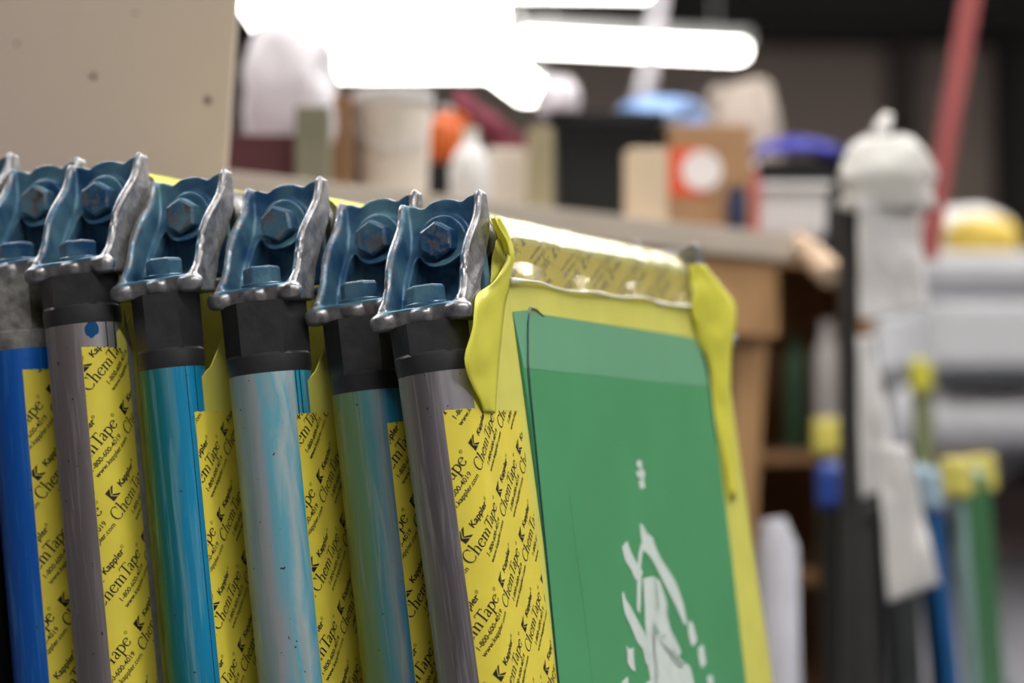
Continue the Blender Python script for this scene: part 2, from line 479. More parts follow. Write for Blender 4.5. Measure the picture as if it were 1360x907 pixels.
def plain_word(txt, bold=0.0):
    """outline letters of the built-in font as polygons, cap height about 0.7"""
    cu = bpy.data.curves.new('w', 'FONT'); cu.body = txt; cu.size = 1.0; cu.offset = bold; cu.resolution_u = 3
    o = bpy.data.objects.new('w', cu); COL.objects.link(o)
    dg = bpy.context.evaluated_depsgraph_get()
    me = bpy.data.meshes.new_from_object(o.evaluated_get(dg))
    polys = [[(me.vertices[i].co.x, me.vertices[i].co.y) for i in p.vertices] for p in me.polygons]
    bpy.data.objects.remove(o); bpy.data.curves.remove(cu); bpy.data.meshes.remove(me)
    xs = [p[0] for q in polys for p in q]
    return polys, min(xs), max(xs)
def fit(polys, x0, x1, length, hscale, ax, by):
    k = length / (x1 - x0)
    return [[((x - x0) * k + ax, y * hscale + by) for x, y in q] for q in polys]
def registered(ax, by, r):
    out = arc(ax, by, r, r, 0, 360, r * .28, r * .28, 12)
    p, a, b = plain_word('R')
    return out + fit(p, a, b, r * .8, r * 1.3, ax - r * .4, by - r * .45)

def print_block():
    """one repeat of the tape's print, in mm; origin at the emblem, a along the words, b up"""
    S = 3.0
    B = []
    sq = [[(-1, 1), (.2, 1), (-.64, 0), (.2, -1), (-1, -1)], [(.42, 1), (1, 1), (-.16, .03), (-.47, .03)], [(.42, -1), (1, -1), (-.16, -.03), (-.47, -.03)]]
    left = sq[0]
    B += [[(x * S, y * S) for x, y in q] for q in ([left[0], left[1], left[2]], [left[0], left[2], left[4]], [left[2], left[3], left[4]], sq[1], sq[2])]
    p, a, b = plain_word('Kappler', 0.026)
    B += fit(p, a, b, 15.2, 4.7, 5.4, -1.4)
    B += registered(21.6, 1.4, .75)
    p, w = serif_word('ChemTape')
    k = 37.2 / w
    B += [[(x * k - 9.5, y * k * 1.04 - 11.2) for x, y in q] for q in p]
    B += registered(28.9, -5.6, .8)
    p, a, b = plain_word('1-800-600-4019', 0.014)
    B += fit(p, a, b, 23.5, 3.6, .5, -16.6)
    p, a, b = plain_word('www.kappler.com', 0.014)
    B += fit(p, a, b, 27, 3.5, -.6, -20.6)
    return [[(x * 1.13, y * 1.13) for x, y in q] for q in B]
BLOCK = print_block()

def clip_half(poly, fn):
    out = []
    n = len(poly)
    for i in range(n):
        p, q = poly[i], poly[(i + 1) % n]
        a, b = fn(p), fn(q)
        if a >= 0: out.append(p)
        if (a >= 0) != (b >= 0):
            t = a / (a - b)
            out.append((p[0] + (q[0] - p[0]) * t, p[1] + (q[1] - p[1]) * t))
    return out

def print_polys(anchor, s0, s1, zlo, ztop, turn=0.0):
    """the repeats whose emblem lattice passes through anchor, clipped to the tape; (s, z) in mm, ztop(s) the cut edge"""
    ca, sa = math.cos(PI / 4 + turn), math.sin(PI / 4 + turn)
    ea, eb = (ca, sa), (-sa, ca)
    def lat(along, perp):
        return (ea[0] * along - eb[0] * perp, ea[1] * along - eb[1] * perp)
    v = lat(-44.6, 24.9); w = lat(-1.8, 35.3)
    res = []
    for i in range(-14, 15):
        for j in range(-14, 15):
            ox = anchor[0] + v[0] * i + w[0] * j; oz = anchor[1] + v[1] * i + w[1] * j
            if ox < s0 - 40 or ox > s1 + 40 or oz < zlo - 40 or oz > ztop(0) + 45: continue
            for q in BLOCK:
                pq = [(ox + ea[0] * a + eb[0] * b, oz + ea[1] * a + eb[1] * b) for a, b in q]
                for fn in (lambda p: p[0] - s0, lambda p: s1 - p[0], lambda p: p[1] - zlo, lambda p: ztop(p[0]) - p[1]):
                    pq = clip_half(pq, fn)
                    if len(pq) < 3: break
                if len(pq) < 3: continue
                lo = min(p[0] for p in pq); hi = max(p[0] for p in pq)
                step = 2.5
                c = math.floor(lo / step) * step
                while c < hi:
                    part = clip_half(clip_half(pq, lambda p: p[0] - c), lambda p: c + step - p[0])
                    if len(part) >= 3: res.append(part)
                    c += step
    return res

# ------------------------------------------------------------------ roller frames
YAW = math.atan((1900 - 680) / FPX / math.cos(PITCH))
T = Vector((math.sin(YAW), math.cos(YAW), 0))
NH = Vector((math.cos(YAW), -math.sin(YAW), 0))

class Frame:
    def __init__(s, px, py, d, plug, lean, r, length):
        s.r = r; s.plug = plug; s.L = length
        th = math.radians(lean)
        s.u = Vector((0, 0, 1)) * math.cos(th) - NH * math.sin(th)
        s.n = T.cross(s.u)
        s.rimw = unproj(px, py, d)
        above = (s.rimw.z - 0.012) / s.u.z
        s.zr = above                                  # rim height in local z (m)
        base = s.rimw - s.u * above
        R = Matrix((s.n, T, s.u)).transposed().to_4x4()
        s.mtx = Matrix.Translation(base) @ R
        s.inv = s.mtx.inverted()
        s.zb = s.zr + plug * MM                       # underside of the bracket
        s.ztop = s.zb + 49 * MM                       # axis of the top tube
        s.rt = 20.5 * MM
    def loc_ray(s, px, py):
        o = s.inv @ CAM
        d = (s.inv.to_3x3() @ ray(px, py))
        return o, d
    def on_plane(s, px, py, x):
        o, d = s.loc_ray(px, py)
        k = (x - o.x) / d.x
        p = o + d * k
        return p.y, p.z
    def on_tape(s, px, py):
        """(s, z) in mm of the point of tube-then-mesh surface seen at a pixel"""
        o, d = s.loc_ray(px, py); r = s.r * MM
        A = d.x ** 2 + d.y ** 2; B = 2 * (o.x * d.x + o.y * d.y); C = o.x ** 2 + o.y ** 2 - r * r
        D = B * B - 4 * A * C
        if D > 0:
            k = (-B - math.sqrt(D)) / (2 * A); p = o + d * k
            if p.y < 0:
                return -math.atan2(-p.y, p.x) * s.r, p.z / MM
        y, z = s.on_plane(px, py, r)
        return y / MM, z / MM
    def surf(s, sm, zmm, lift=0.0):
        r = s.r
        if sm <= 0:
            a = -sm / r
            return Vector(((r + lift) * math.cos(a), -(r + lift) * math.sin(a), zmm)) * MM
        return Vector((r + lift, sm, zmm)) * MM

def tube_obj(name, r, z0, z1, material, parent, along='z', q=None):
    bm = bmesh.new(); seg = 96
    add_lathe(bm, [(r - .0022, z0), (r, z0 + .0006), (r, (z0 + z1) / 2), (r, z1 - .0005), (r - .0022, z1)], seg)
    bmesh.ops.recalc_face_normals(bm, faces=bm.faces)
    me = bpy.data.meshes.new(name); bm.to_mesh(me); bm.free()
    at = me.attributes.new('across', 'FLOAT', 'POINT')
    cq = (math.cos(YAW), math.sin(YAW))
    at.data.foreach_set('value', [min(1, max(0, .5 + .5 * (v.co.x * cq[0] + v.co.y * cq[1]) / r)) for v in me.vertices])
    return link(me, name, material, parent, smooth=40)

def plug_obj(r, h, material, parent, z, name='end_plug'):
    """round collar on the tube's rim, then an eight-sided neck up to the casting"""
    bm = bmesh.new()
    add_lathe(bm, [(r, -.004), (r + .0007, .0004), (r + .0007, .006), (r - .0005, .0075)], 64)
    R = r * 1.015
    add_lathe(bm, [(R * 1.02, .0065), (R * 1.03, h * .6), (R * 1.04, h)], 6, Matrix.Rotation(YAW * .9, 4, 'Z'))
    o = finish(bm, name, material, parent, smooth=30)
    o.location = (0, 0, z)
    return o

def bracket(parent, mtx):
    o = link(BR, 'corner_bracket', None, parent); o.matrix_local = mtx
    b = link(BOLT_V, 'bolt', None, o); b.location = (0, 1.5 * MM, 9.6 * MM); b.rotation_euler.z = random.uniform(.0, .5) - YAW + PI / 6
    b2 = link(BOLT_H, 'bolt', None, o)
    b2.matrix_local = Matrix.Translation((0, 35.2 * MM, 49 * MM)) @ Matrix.Rotation(PI / 2, 4, 'X') @ Matrix.Rotation(PI / 6 + random.uniform(-.12, .12), 4, 'Z')
    return o

def build_frame(F, tube_m, label, tape=None, plug_m=None, corner=True, group='roller frames leaning in a row'):
    root = empty('roller_frame', None, label, 'screen frame', group, F.mtx)
    r = F.r * MM; L = F.L * MM
    zbb = HB * MM + .012                                # bottom bracket plane (mirrored)
    zlow = zbb + F.plug * MM
    tube_obj('side_tube', r, zlow, F.zr, tube_m, root)
    t2 = tube_obj('side_tube', r, zlow, F.zr, M['alu'], root); t2.location.y = L
    rt = F.rt
    y0, y1 = .047 + .014, L - .061
    for zc in (F.ztop, zbb - .049):
        o = tube_obj('cross_tube', rt, y0, y1, M['alu'], root)
        o.rotation_euler = (-PI / 2, 0, 0); o.location = (0, 0, zc)
    pm = plug_m or M['plug']
    plug_obj(r, F.plug * MM, pm, root, F.zr)
    o = plug_obj(r, F.plug * MM, M['plug'], root, F.zr); o.location.y = L
    for yy in (0, L):
        o = plug_obj(r, F.plug * MM, M['plug'], root, zlow); o.rotation_euler = (PI, 0, 0); o.location = (0, yy, zlow)
    for zc in (F.ztop, zbb - .049):
        o = plug_obj(rt, .014, M['plug'], root, 0); o.location = (0, y0, zc); o.rotation_euler = (PI / 2, 0, 0)
        o = plug_obj(rt, .014, M['plug'], root, 0); o.location = (0, y1, zc); o.rotation_euler = (-PI / 2, 0, 0)
    bracket(root, Matrix.Translation((0, 0, F.zb)))
    bracket(root, Matrix.Translation((0, L, F.zb)) @ Matrix.Rotation(PI, 4, 'Z'))
    bracket(root, Matrix.Translation((0, 0, zbb)) @ Matrix.Rotation(PI, 4, 'Y'))
    bracket(root, Matrix.Translation((0, L, zbb)) @ Matrix.Rotation(PI, 4, 'X'))
    # the stretched mesh, its corner cut away where the tubes meet
    cut = 6 * MM
    zl = zlow + .01
    out = [(0, zl), (0, F.zr - .010), (.012, F.zr - .004), (.036, F.zr + .020), (.056, F.ztop - .012), (.066, F.ztop),
           (L - .066, F.ztop), (L - .056, F.ztop - .012), (L - .036, F.zr + .02), (L - .012, F.zr - .004), (L, F.zr - .01), (L, zl)]
    bm = bmesh.new()
    add_prism(bm, out, lambda u, v, k: Vector((r - .0009 * k + .0002, u, v)))
    # wrap over the top tube and round the far tube
    wr = grid_sheet(bm, 14, 6, lambda a, b: Vector(((rt + .0005) * math.cos(a * 2.6) + (r - rt) * (1 - a), y0 + .006 + (y1 - y0 - .012) * b, F.ztop + (rt + .0005) * math.sin(a * 2.6))))
    grid_sheet(bm, 14, 6, lambda a, b: Vector(((r + .0005) * math.cos(a * 2.2), L + (r + .0005) * math.sin(a * 2.2), zl + (F.zr - .01 - zl) * b)))
    finish(bm, 'screen_mesh', M['yellow_mesh'], root, smooth=35)
    if tape:
        tl, tr, anchor = tape['tl'], tape['tr'], tape['logo']
        s0, z0 = F.on_tape(*tl); s1, z1 = F.on_tape(*tr)
        s1 = tape.get('s1', s1)
        an = F.on_tape(*anchor)
        zt = lambda s: z0 + (z1 - z0) * (s - s0) / (s1 - s0)
        zlo = zlow / MM + 20
        bm = bmesh.new()
        bend = tape.get('bend', 0)
        def lift(s): return 0.25 + (bend * max(0, s - 6) ** 2 if bend else 0)
        nu = 40
        def f(a, b):
            s = s0 + (s1 - s0) * a
            jag = .35 * math.sin(s * 9.1) * math.sin(s * 3.3)
            return F.surf(s, zlo + (zt(s) + jag - zlo) * b, lift(s))
        grid_sheet(bm, nu, 30, f)
        ink = []
        for q in print_polys(an, s0 + .3, s1 - .3, max(zlo, z0 - 330), zt, tape.get('turn', 0)):
            try:
                fc = bm.faces.new([bm.verts.new(F.surf(s, z, lift(s) + .18)) for s, z in q]); fc.material_index = 1
            except ValueError: pass
        me = bpy.data.meshes.new('printed_tape')
        bm.to_mesh(me); bm.free()
        o = link(me, 'printed_tape', [M['tape'], M['ink']], root, smooth=180)
        o['label'] = 'yellow tape printed with repeated black lettering'
        if tape.get('fray'):
            bm = bmesh.new()
            grid_sheet(bm, 4, 60, lambda a, b: F.surf(s1 + .2 + (tape['fray'] * (1 + .35 * noise.noise(Vector((b * 30, 1, 0))) * a)) * a, zlo + (zt(s1) + 26 * (1 - a) - zlo) * b, .2 + .25 * a))
            finish(bm, 'frayed_mesh', M['fray'], root, smooth=180)['label'] = 'pale grey frayed strip along the tape'
    return root

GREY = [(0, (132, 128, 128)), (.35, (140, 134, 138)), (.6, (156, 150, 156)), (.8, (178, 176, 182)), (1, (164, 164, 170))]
m1 = tube_mat('grey_tube', (190, 188, 190), [(0, (160, 158, 146)), (.3, (122, 118, 124)), (.5, (136, 132, 140)), (.75, (188, 186, 194)), (1, (168, 168, 176))], .24, seed=3.1)  # dark middle, pale stripe and edge tint paint in metallic shading and reflection
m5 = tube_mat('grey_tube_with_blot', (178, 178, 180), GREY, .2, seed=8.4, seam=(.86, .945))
m2 = tube_mat('cyan_tube_painted_reflection', (150, 160, 150), [(0, (120, 136, 70)), (.3, (112, 150, 110)), (.48, (76, 140, 150)), (.62, (130, 150, 158)), (.74, (42, 138, 178)), (1, (40, 136, 178))], .19, .3, seed=1.7)  # yellow-green side paints in the reflection of the neighbouring tape
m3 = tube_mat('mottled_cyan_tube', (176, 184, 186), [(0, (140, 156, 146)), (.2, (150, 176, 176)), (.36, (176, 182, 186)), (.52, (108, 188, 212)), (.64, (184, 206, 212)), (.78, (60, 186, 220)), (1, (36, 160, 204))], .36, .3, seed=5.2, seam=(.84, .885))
m4 = tube_mat('teal_tube', (120, 180, 196), [(0, (40, 96, 66)), (.2, (40, 124, 98)), (.36, (28, 128, 150)), (.52, (84, 150, 170)), (.6, (22, 140, 186)), (.8, (20, 150, 200)), (1, (18, 132, 180))], .3, .3, seed=2.2, seam=(.76, .88))  # green side paints in yellow tape reflected by the blue tube
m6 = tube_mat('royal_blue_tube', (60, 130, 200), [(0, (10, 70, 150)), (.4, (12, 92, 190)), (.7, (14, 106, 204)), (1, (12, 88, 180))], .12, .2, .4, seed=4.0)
m7 = tube_mat('black_tube', (60, 60, 62), [(0, (18, 18, 20)), (1, (26, 26, 28))], .2, seed=6.6)  # near-black all over, almost even in tone

F1 = Frame(577, 488, 1.250, 24, 8.4, 20.7, 390)
def behind(prev, px, py, plug, lean, dia_px, gap=-54.5):
    """the next frame of the row: its depth follows from the castings standing side by side"""
    lo, hi = 1.15, 1.7
    for _ in range(50):
        d = (lo + hi) / 2
        if (prev.inv @ unproj(px, py, d)).x > gap * MM: lo = d
        else: hi = d
    return Frame(px, py, d, plug, lean, dia_px * d / FPX / 2 / MM, 485), d
F2, d2 = behind(F1, 489, 512, 38, 7.0, 98)
F3, d3 = behind(F2, 358, 489, 37, 6.5, 109)
F4, d4 = behind(F3, 228, 482, 39, 6.5, 87)
F5, d5 = behind(F4, 110, 425, 25, 6.5, 100)
F6, d6 = behind(F5, 30, 458, 40, 6.3, 97)
F7, d7 = behind(F6, -62, 425, 30, 6.3, 97)
F1.L = F1.on_plane(971, 540, F1.r * MM)[0] / MM
fr = [F1, F2, F3, F4, F5, F6, F7]
for a, b in zip(fr, fr[1:]):
    v = a.inv @ b.rimw

# blue blot on the fifth tube
oy, oz = F5.on_tape(122, 438)
pb = F5.surf(oy, oz)
nt5 = None
m5 = tube_mat('grey_tube_with_blot', (178, 178, 180), GREY, .2, seed=8.4, seam=(.86, .945),
              blot=[(pb.x, pb.y, pb.z, .0062, (16, 84, 140)), (pb.x, pb.y, pb.z + .008, .0042, (64, 140, 178))])

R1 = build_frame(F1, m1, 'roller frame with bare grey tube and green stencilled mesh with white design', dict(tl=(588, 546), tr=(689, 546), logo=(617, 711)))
build_frame(F2, m2, 'roller frame with cyan tube, yellowish-green reflection painted on its side, tucked just behind the frame with green mesh', dict(tl=(514, 562), tr=(540, 556), logo=(538, 784), s1=45))
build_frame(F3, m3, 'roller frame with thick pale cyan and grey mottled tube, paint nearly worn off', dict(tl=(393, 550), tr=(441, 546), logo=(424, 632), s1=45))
build_frame(F4, m4, 'roller frame with the thinnest tube, teal blue with painted green tape reflection', dict(tl=(258, 547), tr=(300, 545), logo=(292, 683), s1=45))
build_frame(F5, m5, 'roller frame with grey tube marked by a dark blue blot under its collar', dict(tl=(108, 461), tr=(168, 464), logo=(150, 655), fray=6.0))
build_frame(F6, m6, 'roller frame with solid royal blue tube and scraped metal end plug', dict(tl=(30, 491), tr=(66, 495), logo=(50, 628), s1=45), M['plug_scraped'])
build_frame(F7, m7, 'roller frame beyond the royal blue one, showing only a bracket edge at the picture border')

# ---- face of the nearest frame: emulsion, blocking line, white design, films and tapes
def patch(F, pts, lift, material, name, parent, label=None, thick=.00012):
    x = F.r * MM + lift * MM
    P = [F.on_plane(px, py, x) for px, py in pts]
    bm = bmesh.new()
    add_prism(bm, P, lambda u, v, k: Vector((x - thick * k, u, v)))
    bmesh.ops.triangulate(bm, faces=[f for f in bm.faces if len(f.verts) > 4])
    o = finish(bm, name, material, parent)
    if label: o['label'] = label
    return o
zb1 = 1500
em = patch(F1, [(681, 414), (700, 412), (716, 417), (745, 422), (790, 429), (850, 438), (905, 446), (927, 451), (936, 472), (942, 500), (954, 590), (972, 740), (991, 907), (1015, 1110), (800, 1110), (741, 907), (722, 720), (705, 560), (692, 470)], .5, M['green'], 'green_layer', R1, 'green emulsion coating')
p2 = patch(F1, [(681, 414), (700, 412), (716, 417), (745, 422), (790, 429), (850, 438), (905, 446), (927, 451), (936, 472), (943, 513), (880, 508), (800, 499), (740, 493), (696, 488)], .62, M['green_pale'], 'green_layer', R1, 'paler green band along the top')  # paler green band laid over the upper part of the face
x1 = F1.r * MM + .9 * MM
def on3(px, py, x=None):
    x = x1 if x is None else x
    y, z = F1.on_plane(px, py, x); return Vector((x, y, z))
bm = bmesh.new()
add_tube(bm, [on3(*p) for p in ((722, 420), (712, 411), (704, 409), (701, 430), (701, 480), (704, 520), (708, 560), (717, 650), (729, 770), (742, 907), (760, 1080))], [.0003, .0006, .0009, .0008, .0008, .0008, .0008, .0007, .0006, .0006, .0006], 8)
finish(bm, 'blockout_line', M['line'], R1, smooth=180)['label'] = 'dark line along the near border of the green emulsion'
bm = bmesh.new()
add_tube(bm, [on3(*p) for p in ((926, 449), (933, 462), (940, 490), (944, 520), (952, 590))], [.0005, .0008, .0009, .0006, .0003], 8)
finish(bm, 'blockout_line', M['line'], R1, smooth=180)['label'] = 'dark line along the far border of the green emulsion'
bm = bmesh.new()
add_tube(bm, [on3(*p) for p in ((755, 641), (764, 715), (776, 810), (788, 907))], .00022, 6)
finish(bm, 'scratch', M['green_pale'], R1)['label'] = 'pale hairline scratch'
# white design traced as separate brush marks of one print
marks = [
 [(847, 611), (852, 612), (853, 620), (848, 621), (845, 616)], [(844, 626), (856, 625), (857, 633), (847, 634)], [(848, 639), (855, 638), (857, 648), (850, 649)], [(850, 621), (853, 621), (854, 626), (850, 626)], [(851, 634), (855, 634), (855, 639), (851, 639)],
 [(850, 695), (854, 697), (859, 708), (867, 714), (870, 725), (878, 742), (888, 757), (897, 772), (907, 799), (913, 828), (908, 829), (898, 805), (886, 782), (876, 762), (866, 742), (860, 735), (855, 731), (851, 712)],
 [(826, 726), (833, 718), (838, 733), (846, 748), (854, 760), (850, 768), (844, 770), (838, 756), (830, 744)],
 [(851, 722), (857, 720), (853, 735), (851, 754), (852, 765), (851, 800), (850, 815), (846, 810), (846, 780), (847, 752), (848, 735)],
 [(854, 768), (869, 765), (872, 790), (874, 812), (880, 830), (868, 818), (865, 850), (868, 880), (874, 900), (873, 925), (868, 925), (860, 880), (857, 830), (856, 800)],
 [(870, 766), (877, 772), (886, 800), (888, 830), (898, 850), (905, 866), (900, 874), (886, 862), (876, 842), (866, 818), (868, 808), (873, 818), (876, 806), (875, 788)],
 [(871, 845), (876, 839), (882, 848), (887, 842), (893, 855), (897, 885), (905, 889), (910, 880), (916, 884), (922, 907), (926, 930), (868, 930), (874, 900), (876, 895), (871, 870)],
 [(826, 789), (828, 785), (831, 796), (836, 803), (846, 822), (856, 840), (859, 855), (861, 872), (864, 880), (858, 882), (854, 862), (846, 852), (838, 832), (830, 815), (827, 800)],
 [(831, 856), (836, 862), (842, 860), (840, 872), (844, 892), (838, 888), (833, 880), (835, 870)],
 [(914, 826), (920, 826), (926, 850), (923, 856), (918, 858), (914, 842)],
 [(927, 860), (934, 856), (938, 880), (932, 888), (928, 876)],
 [(939, 898), (946, 896), (951, 925), (942, 930)],
 [(826, 905), (834, 898), (834, 915), (838, 930), (828, 925)], [(858, 905), (866, 903), (872, 915), (872, 930), (858, 930)]]
bm = bmesh.new()
xs = F1.r * MM + .72 * MM
for mi, mk in enumerate(marks):
    xs = F1.r * MM + (.72 + .012 * mi) * MM
    P = [F1.on_plane(px, py, xs) for px, py in mk]
    b2 = bmesh.new(); add_prism(b2, P, lambda u, v, k, xs=xs: Vector((xs - .00001 * k, u, v)))
    bmesh.ops.triangulate(b2, faces=[f for f in b2.faces if len(f.verts) > 4])
    tmp = bpy.data.meshes.new('t'); b2.to_mesh(tmp); b2.free(); bm.from_mesh(tmp); bpy.data.meshes.remove(tmp)
finish(bm, 'stencil_design', M['stencil'], R1)['label'] = 'white brush-stroke design open in the green stencil'

# yellow film curling at the near corner
def catmull(P, t):
    m = len(P) - 1
    f = t * m; i = min(int(f), m - 1); k = f - i
    p0, p1, p2, p3 = P[max(i - 1, 0)], P[i], P[i + 1], P[min(i + 2, m)]
    return .5 * ((2 * p1) + (p2 - p0) * k + (2 * p0 - 5 * p1 + 4 * p2 - p3) * k * k + (3 * p1 - p0 - 3 * p2 + p3) * k ** 3)
def loft(bm, A, B, n, bulge, wr=.0008, f=None):
    m = len(A) - 1
    def fn(a, b):
        p = catmull(A, a).lerp(catmull(B, a), b)
        p.x += bulge * math.sin(PI * b) + wr * noise.noise(Vector((a * 9, b * 3, 2.3))) * (1 - b)
        return p
    grid_sheet(bm, m * 6, n, fn)
rx = F1.r * MM
A = [on3(656, 291, rx + .004), on3(666, 318, rx + .003), on3(672, 345, rx + .003), on3(654, 374, rx + .005), on3(632, 396, rx + .007), on3(625, 440, rx + .007), on3(620, 482, rx + .006), on3(629, 515, rx + .003), on3(640, 546, rx + .0006)]
B = [on3(664, 288, rx + .003), on3(677, 314, rx + .002), on3(683, 340, rx + .0007), on3(678, 375, rx + .0006), on3(671, 405, rx + .0006), on3(667, 440, rx + .0006), on3(663, 480, rx + .0006), on3(660, 515, rx + .0006), on3(658, 548, rx + .0006)]
bm = bmesh.new(); loft(bm, A, B, 8, .0012, .0022)
# small loop where the film folds over the tube end
A2 = [on3(652, 290, rx + .004), on3(658, 306, rx + .005), on3(668, 322, rx + .004), on3(672, 338, rx + .003)]
B2 = [on3(656, 288, rx + .012), on3(663, 303, rx + .013), on3(672, 320, rx + .012), on3(676, 340, rx + .009)]
loft(bm, A2, B2, 4, .002)
o = finish(bm, 'corner_film', M['yellow_film'], R1, smooth=180); solidify(o, .0004, 0); o['label'] = 'bright yellow film curling loose at the near corner'
# film at far corner
A = [on3(914, 352, rx + .004), on3(917, 375, rx + .004), on3(918, 410, rx + .003), on3(925, 445, rx + .002), on3(938, 480, rx + .0015), on3(946, 520, rx + .001), on3(952, 560, rx + .0008), on3(966, 660, rx + .0007)]
B = [on3(936, 352, rx + .010), on3(955, 376, rx + .012), on3(975, 403, rx + .012), on3(977, 428, rx + .012), on3(972, 462, rx + .008), on3(970, 510, rx + .004), on3(973, 560, rx + .0015), on3(978, 660, rx + .0008)]
bm = bmesh.new(); loft(bm, A, B, 8, .003, .003)
o = finish(bm, 'corner_film', M['yellow_film'], R1, smooth=180); solidify(o, .0004, 0); o['label'] = 'bright yellow film puffed out at the far corner'

# printed tape and clear packing tape over the top tube
rt = F1.rt
def top_surf(a_mm, y, lift):
    """a_mm > 0 climbs over the top tube, < 0 hangs down the mesh face"""
    R = rt + lift * MM
    if a_mm <= 0: return Vector((F1.r * MM + lift * MM, y, F1.ztop + a_mm * MM))
    a = a_mm * MM / rt
    return Vector((R * math.cos(a) + (F1.r * MM - rt), y, F1.ztop + R * math.sin(a)))
ya = F1.on_plane(668, 330, rx)[0]; yb = F1.on_plane(921, 375, rx)[0]
zlow_n = (F1.on_plane(690, 376, rx)[1] - F1.ztop) / MM; zlow_f = (F1.on_plane(915, 408, rx)[1] - F1.ztop) / MM
hang = min(zlow_n, zlow_f)
bm = bmesh.new()
grid_sheet(bm, 40, 40, lambda a, b: top_surf(hang + .8 + (46 - hang) * a, ya + (yb - ya) * b, .35))
for q in print_polys((10.0, 5.0), hang + 1.2, 44, ya / MM + 2, lambda s: yb / MM - 2, .35):
    try:
        fc = bm.faces.new([bm.verts.new(top_surf(s, z * MM, .5)) for s, z in q]); fc.material_index = 1
    except ValueError: pass
me = bpy.data.meshes.new('printed_tape'); bm.to_mesh(me); bm.free()
link(me, 'printed_tape', [M['tape'], mat('faded_tape_ink', (140, 128, 66), .5)], R1, smooth=180)['label'] = 'printed yellow tape over the top tube'
bm = bmesh.new()
def ct(a, b):
    low = zlow_n + (zlow_f - zlow_n) * b + 1.3 * math.sin(b * 17) * math.sin(b * 6.3 + .4)
    am = low + (48 - low) * a
    near = max(0, 1 - a * 6)
    return top_surf(am, ya - .001 + (yb - ya + .002) * b, 1.0 + near * (1.6 + 1.2 * math.sin(b * 23)) + .35 * noise.noise(Vector((a * 7, b * 12, 0))))
grid_sheet(bm, 50, 70, ct)
o = finish(bm, 'clear_tape', M['clear'], R1, smooth=180); o['label'] = 'glossy clear packing tape over the top tube'
bm = bmesh.new()
add_tube(bm, [ct(0, i / 60) + Vector((.0003, 0, 0)) for i in range(61)], [.0006 + .0026 * max(0, noise.noise(Vector((i * .17, 1.7, 0)))) for i in range(61)], 6)
add_tube(bm, [ct(i / 20, 0) for i in range(12)], .0004, 6)
finish(bm, 'tape_edge', M['white_edge'], R1, smooth=180)['label'] = 'whitened rucked lower edge of the clear tape'

# ------------------------------------------------------------------ the setting
X0, X1, Y0, Y1, ZC = -6.0, 7.0, -4.0, 13.0, 4.2
M['floor'] = mat('grey_concrete', (100, 100, 106), .55, 0, .12, 3)
M['wall'] = mat('grey_brown_wall', (150, 136, 128), .8, 0, .1, 1.5)
M['wall2'] = mat('pale_wall', (150, 142, 136), .8, 0, .08, 1.5)
M['ceil'] = mat('dark_ceiling', (52, 48, 47), .9, 0, .1, 1.5)
M['beam'] = mat('dark_beam', (34, 31, 30), .7)
def slab(name, x0, x1, y0, y1, z0, z1, m):
    bm = bmesh.new(); add_box(bm, x0, x1, y0, y1, z0, z1)
    return tag(finish(bm, name, m), kind='structure')
slab('floor', X0, X1, Y0, Y1, -.1, 0, M['floor'])
slab('ceiling', X0, X1, Y0, Y1, ZC, ZC + .1, M['ceil'])
slab('wall_back', X0, X1, Y1, Y1 + .1, -.1, ZC + .1, M['wall'])
slab('wall_left', X0 - .1, X0, Y0, Y1, -.1, ZC + .1, M['wall2'])
slab('wall_right', X1, X1 + .1, Y0, Y1, -.1, ZC + .1, M['wall2'])
slab('wall_front', X0, X1, Y0 - .1, Y0, -.1, ZC + .1, M['wall2'])
zt_ = unproj(1100, 46, 12.6).z
slab('trim_1', X0, X1, 12.4, 13.0, zt_, zt_ + .5, M['beam'])            # dark beam under the ceiling
slab('trim_2', unproj(1187, 200, 12.8).x, unproj(1222, 200, 12.8).x, 12.8, 13.0, 0, zt_, mat('dark_post_paint', (70, 62, 60), .8))
slab('trim_3', unproj(1342, 200, 12.6).x, unproj(1400, 200, 12.6).x, 12.6, 13.0, 0, zt_, M['beam'])

# ---- light fixtures
LAMP = emit('lit_lamp', (255, 252, 246), 16.0)
WHT = mat('white_enamel', (220, 220, 218), .5)
def fixture(name, a, b, w, h, label, cat='ceiling light', mt=None):
    """long lamp from a to b (world points at its underside centre line)"""
    d = (b - a); L_ = d.length; yaw = math.atan2(d.y, d.x)
    root = empty(name, (a + b) / 2, label, cat, 'lit ceiling lamps'); root.rotation_euler.z = yaw
    bm = bmesh.new(); add_box(bm, -L_ / 2 - .02, L_ / 2 + .02, -w / 2 - .012, w / 2 + .012, h * .45, h, .004)
    finish(bm, 'housing', WHT, root)
    bm = bmesh.new()
    prof = [(-w / 2, h * .45), (-w / 2, h * .15), (-w / 2 * .8, 0), (w / 2 * .8, 0), (w / 2, h * .15), (w / 2, h * .45)]
    add_prism(bm, prof, lambda u, v, k: Vector((-L_ / 2 + L_ * k, u, v)))
    finish(bm, 'diffuser', mt or LAMP, root)
    zc = root.location.z
    for x in (-L_ * .38, L_ * .38):
        bm = bmesh.new(); add_lathe(bm, [(.004, h - .002), (.004, ZC - zc - .001)], 8, Matrix.Translation((x, 0, 0))); finish(bm, 'hanger', WHT, root)
    return root
fixture('batten_light', unproj(694, 63, 9.15), unproj(984, 76, 9.4), .10, .10, 'long lit batten lamp ending above the pale blue cloth')
fixture('batten_light', unproj(560, -10, 8.8), unproj(858, -6, 8.86), .06, .05, 'lit batten lamp cut off by the top of the picture')
pa = unproj(708, 132, 8.0); pb_ = Vector((unproj(430, -60, 5.4).x, 5.4, pa.z))
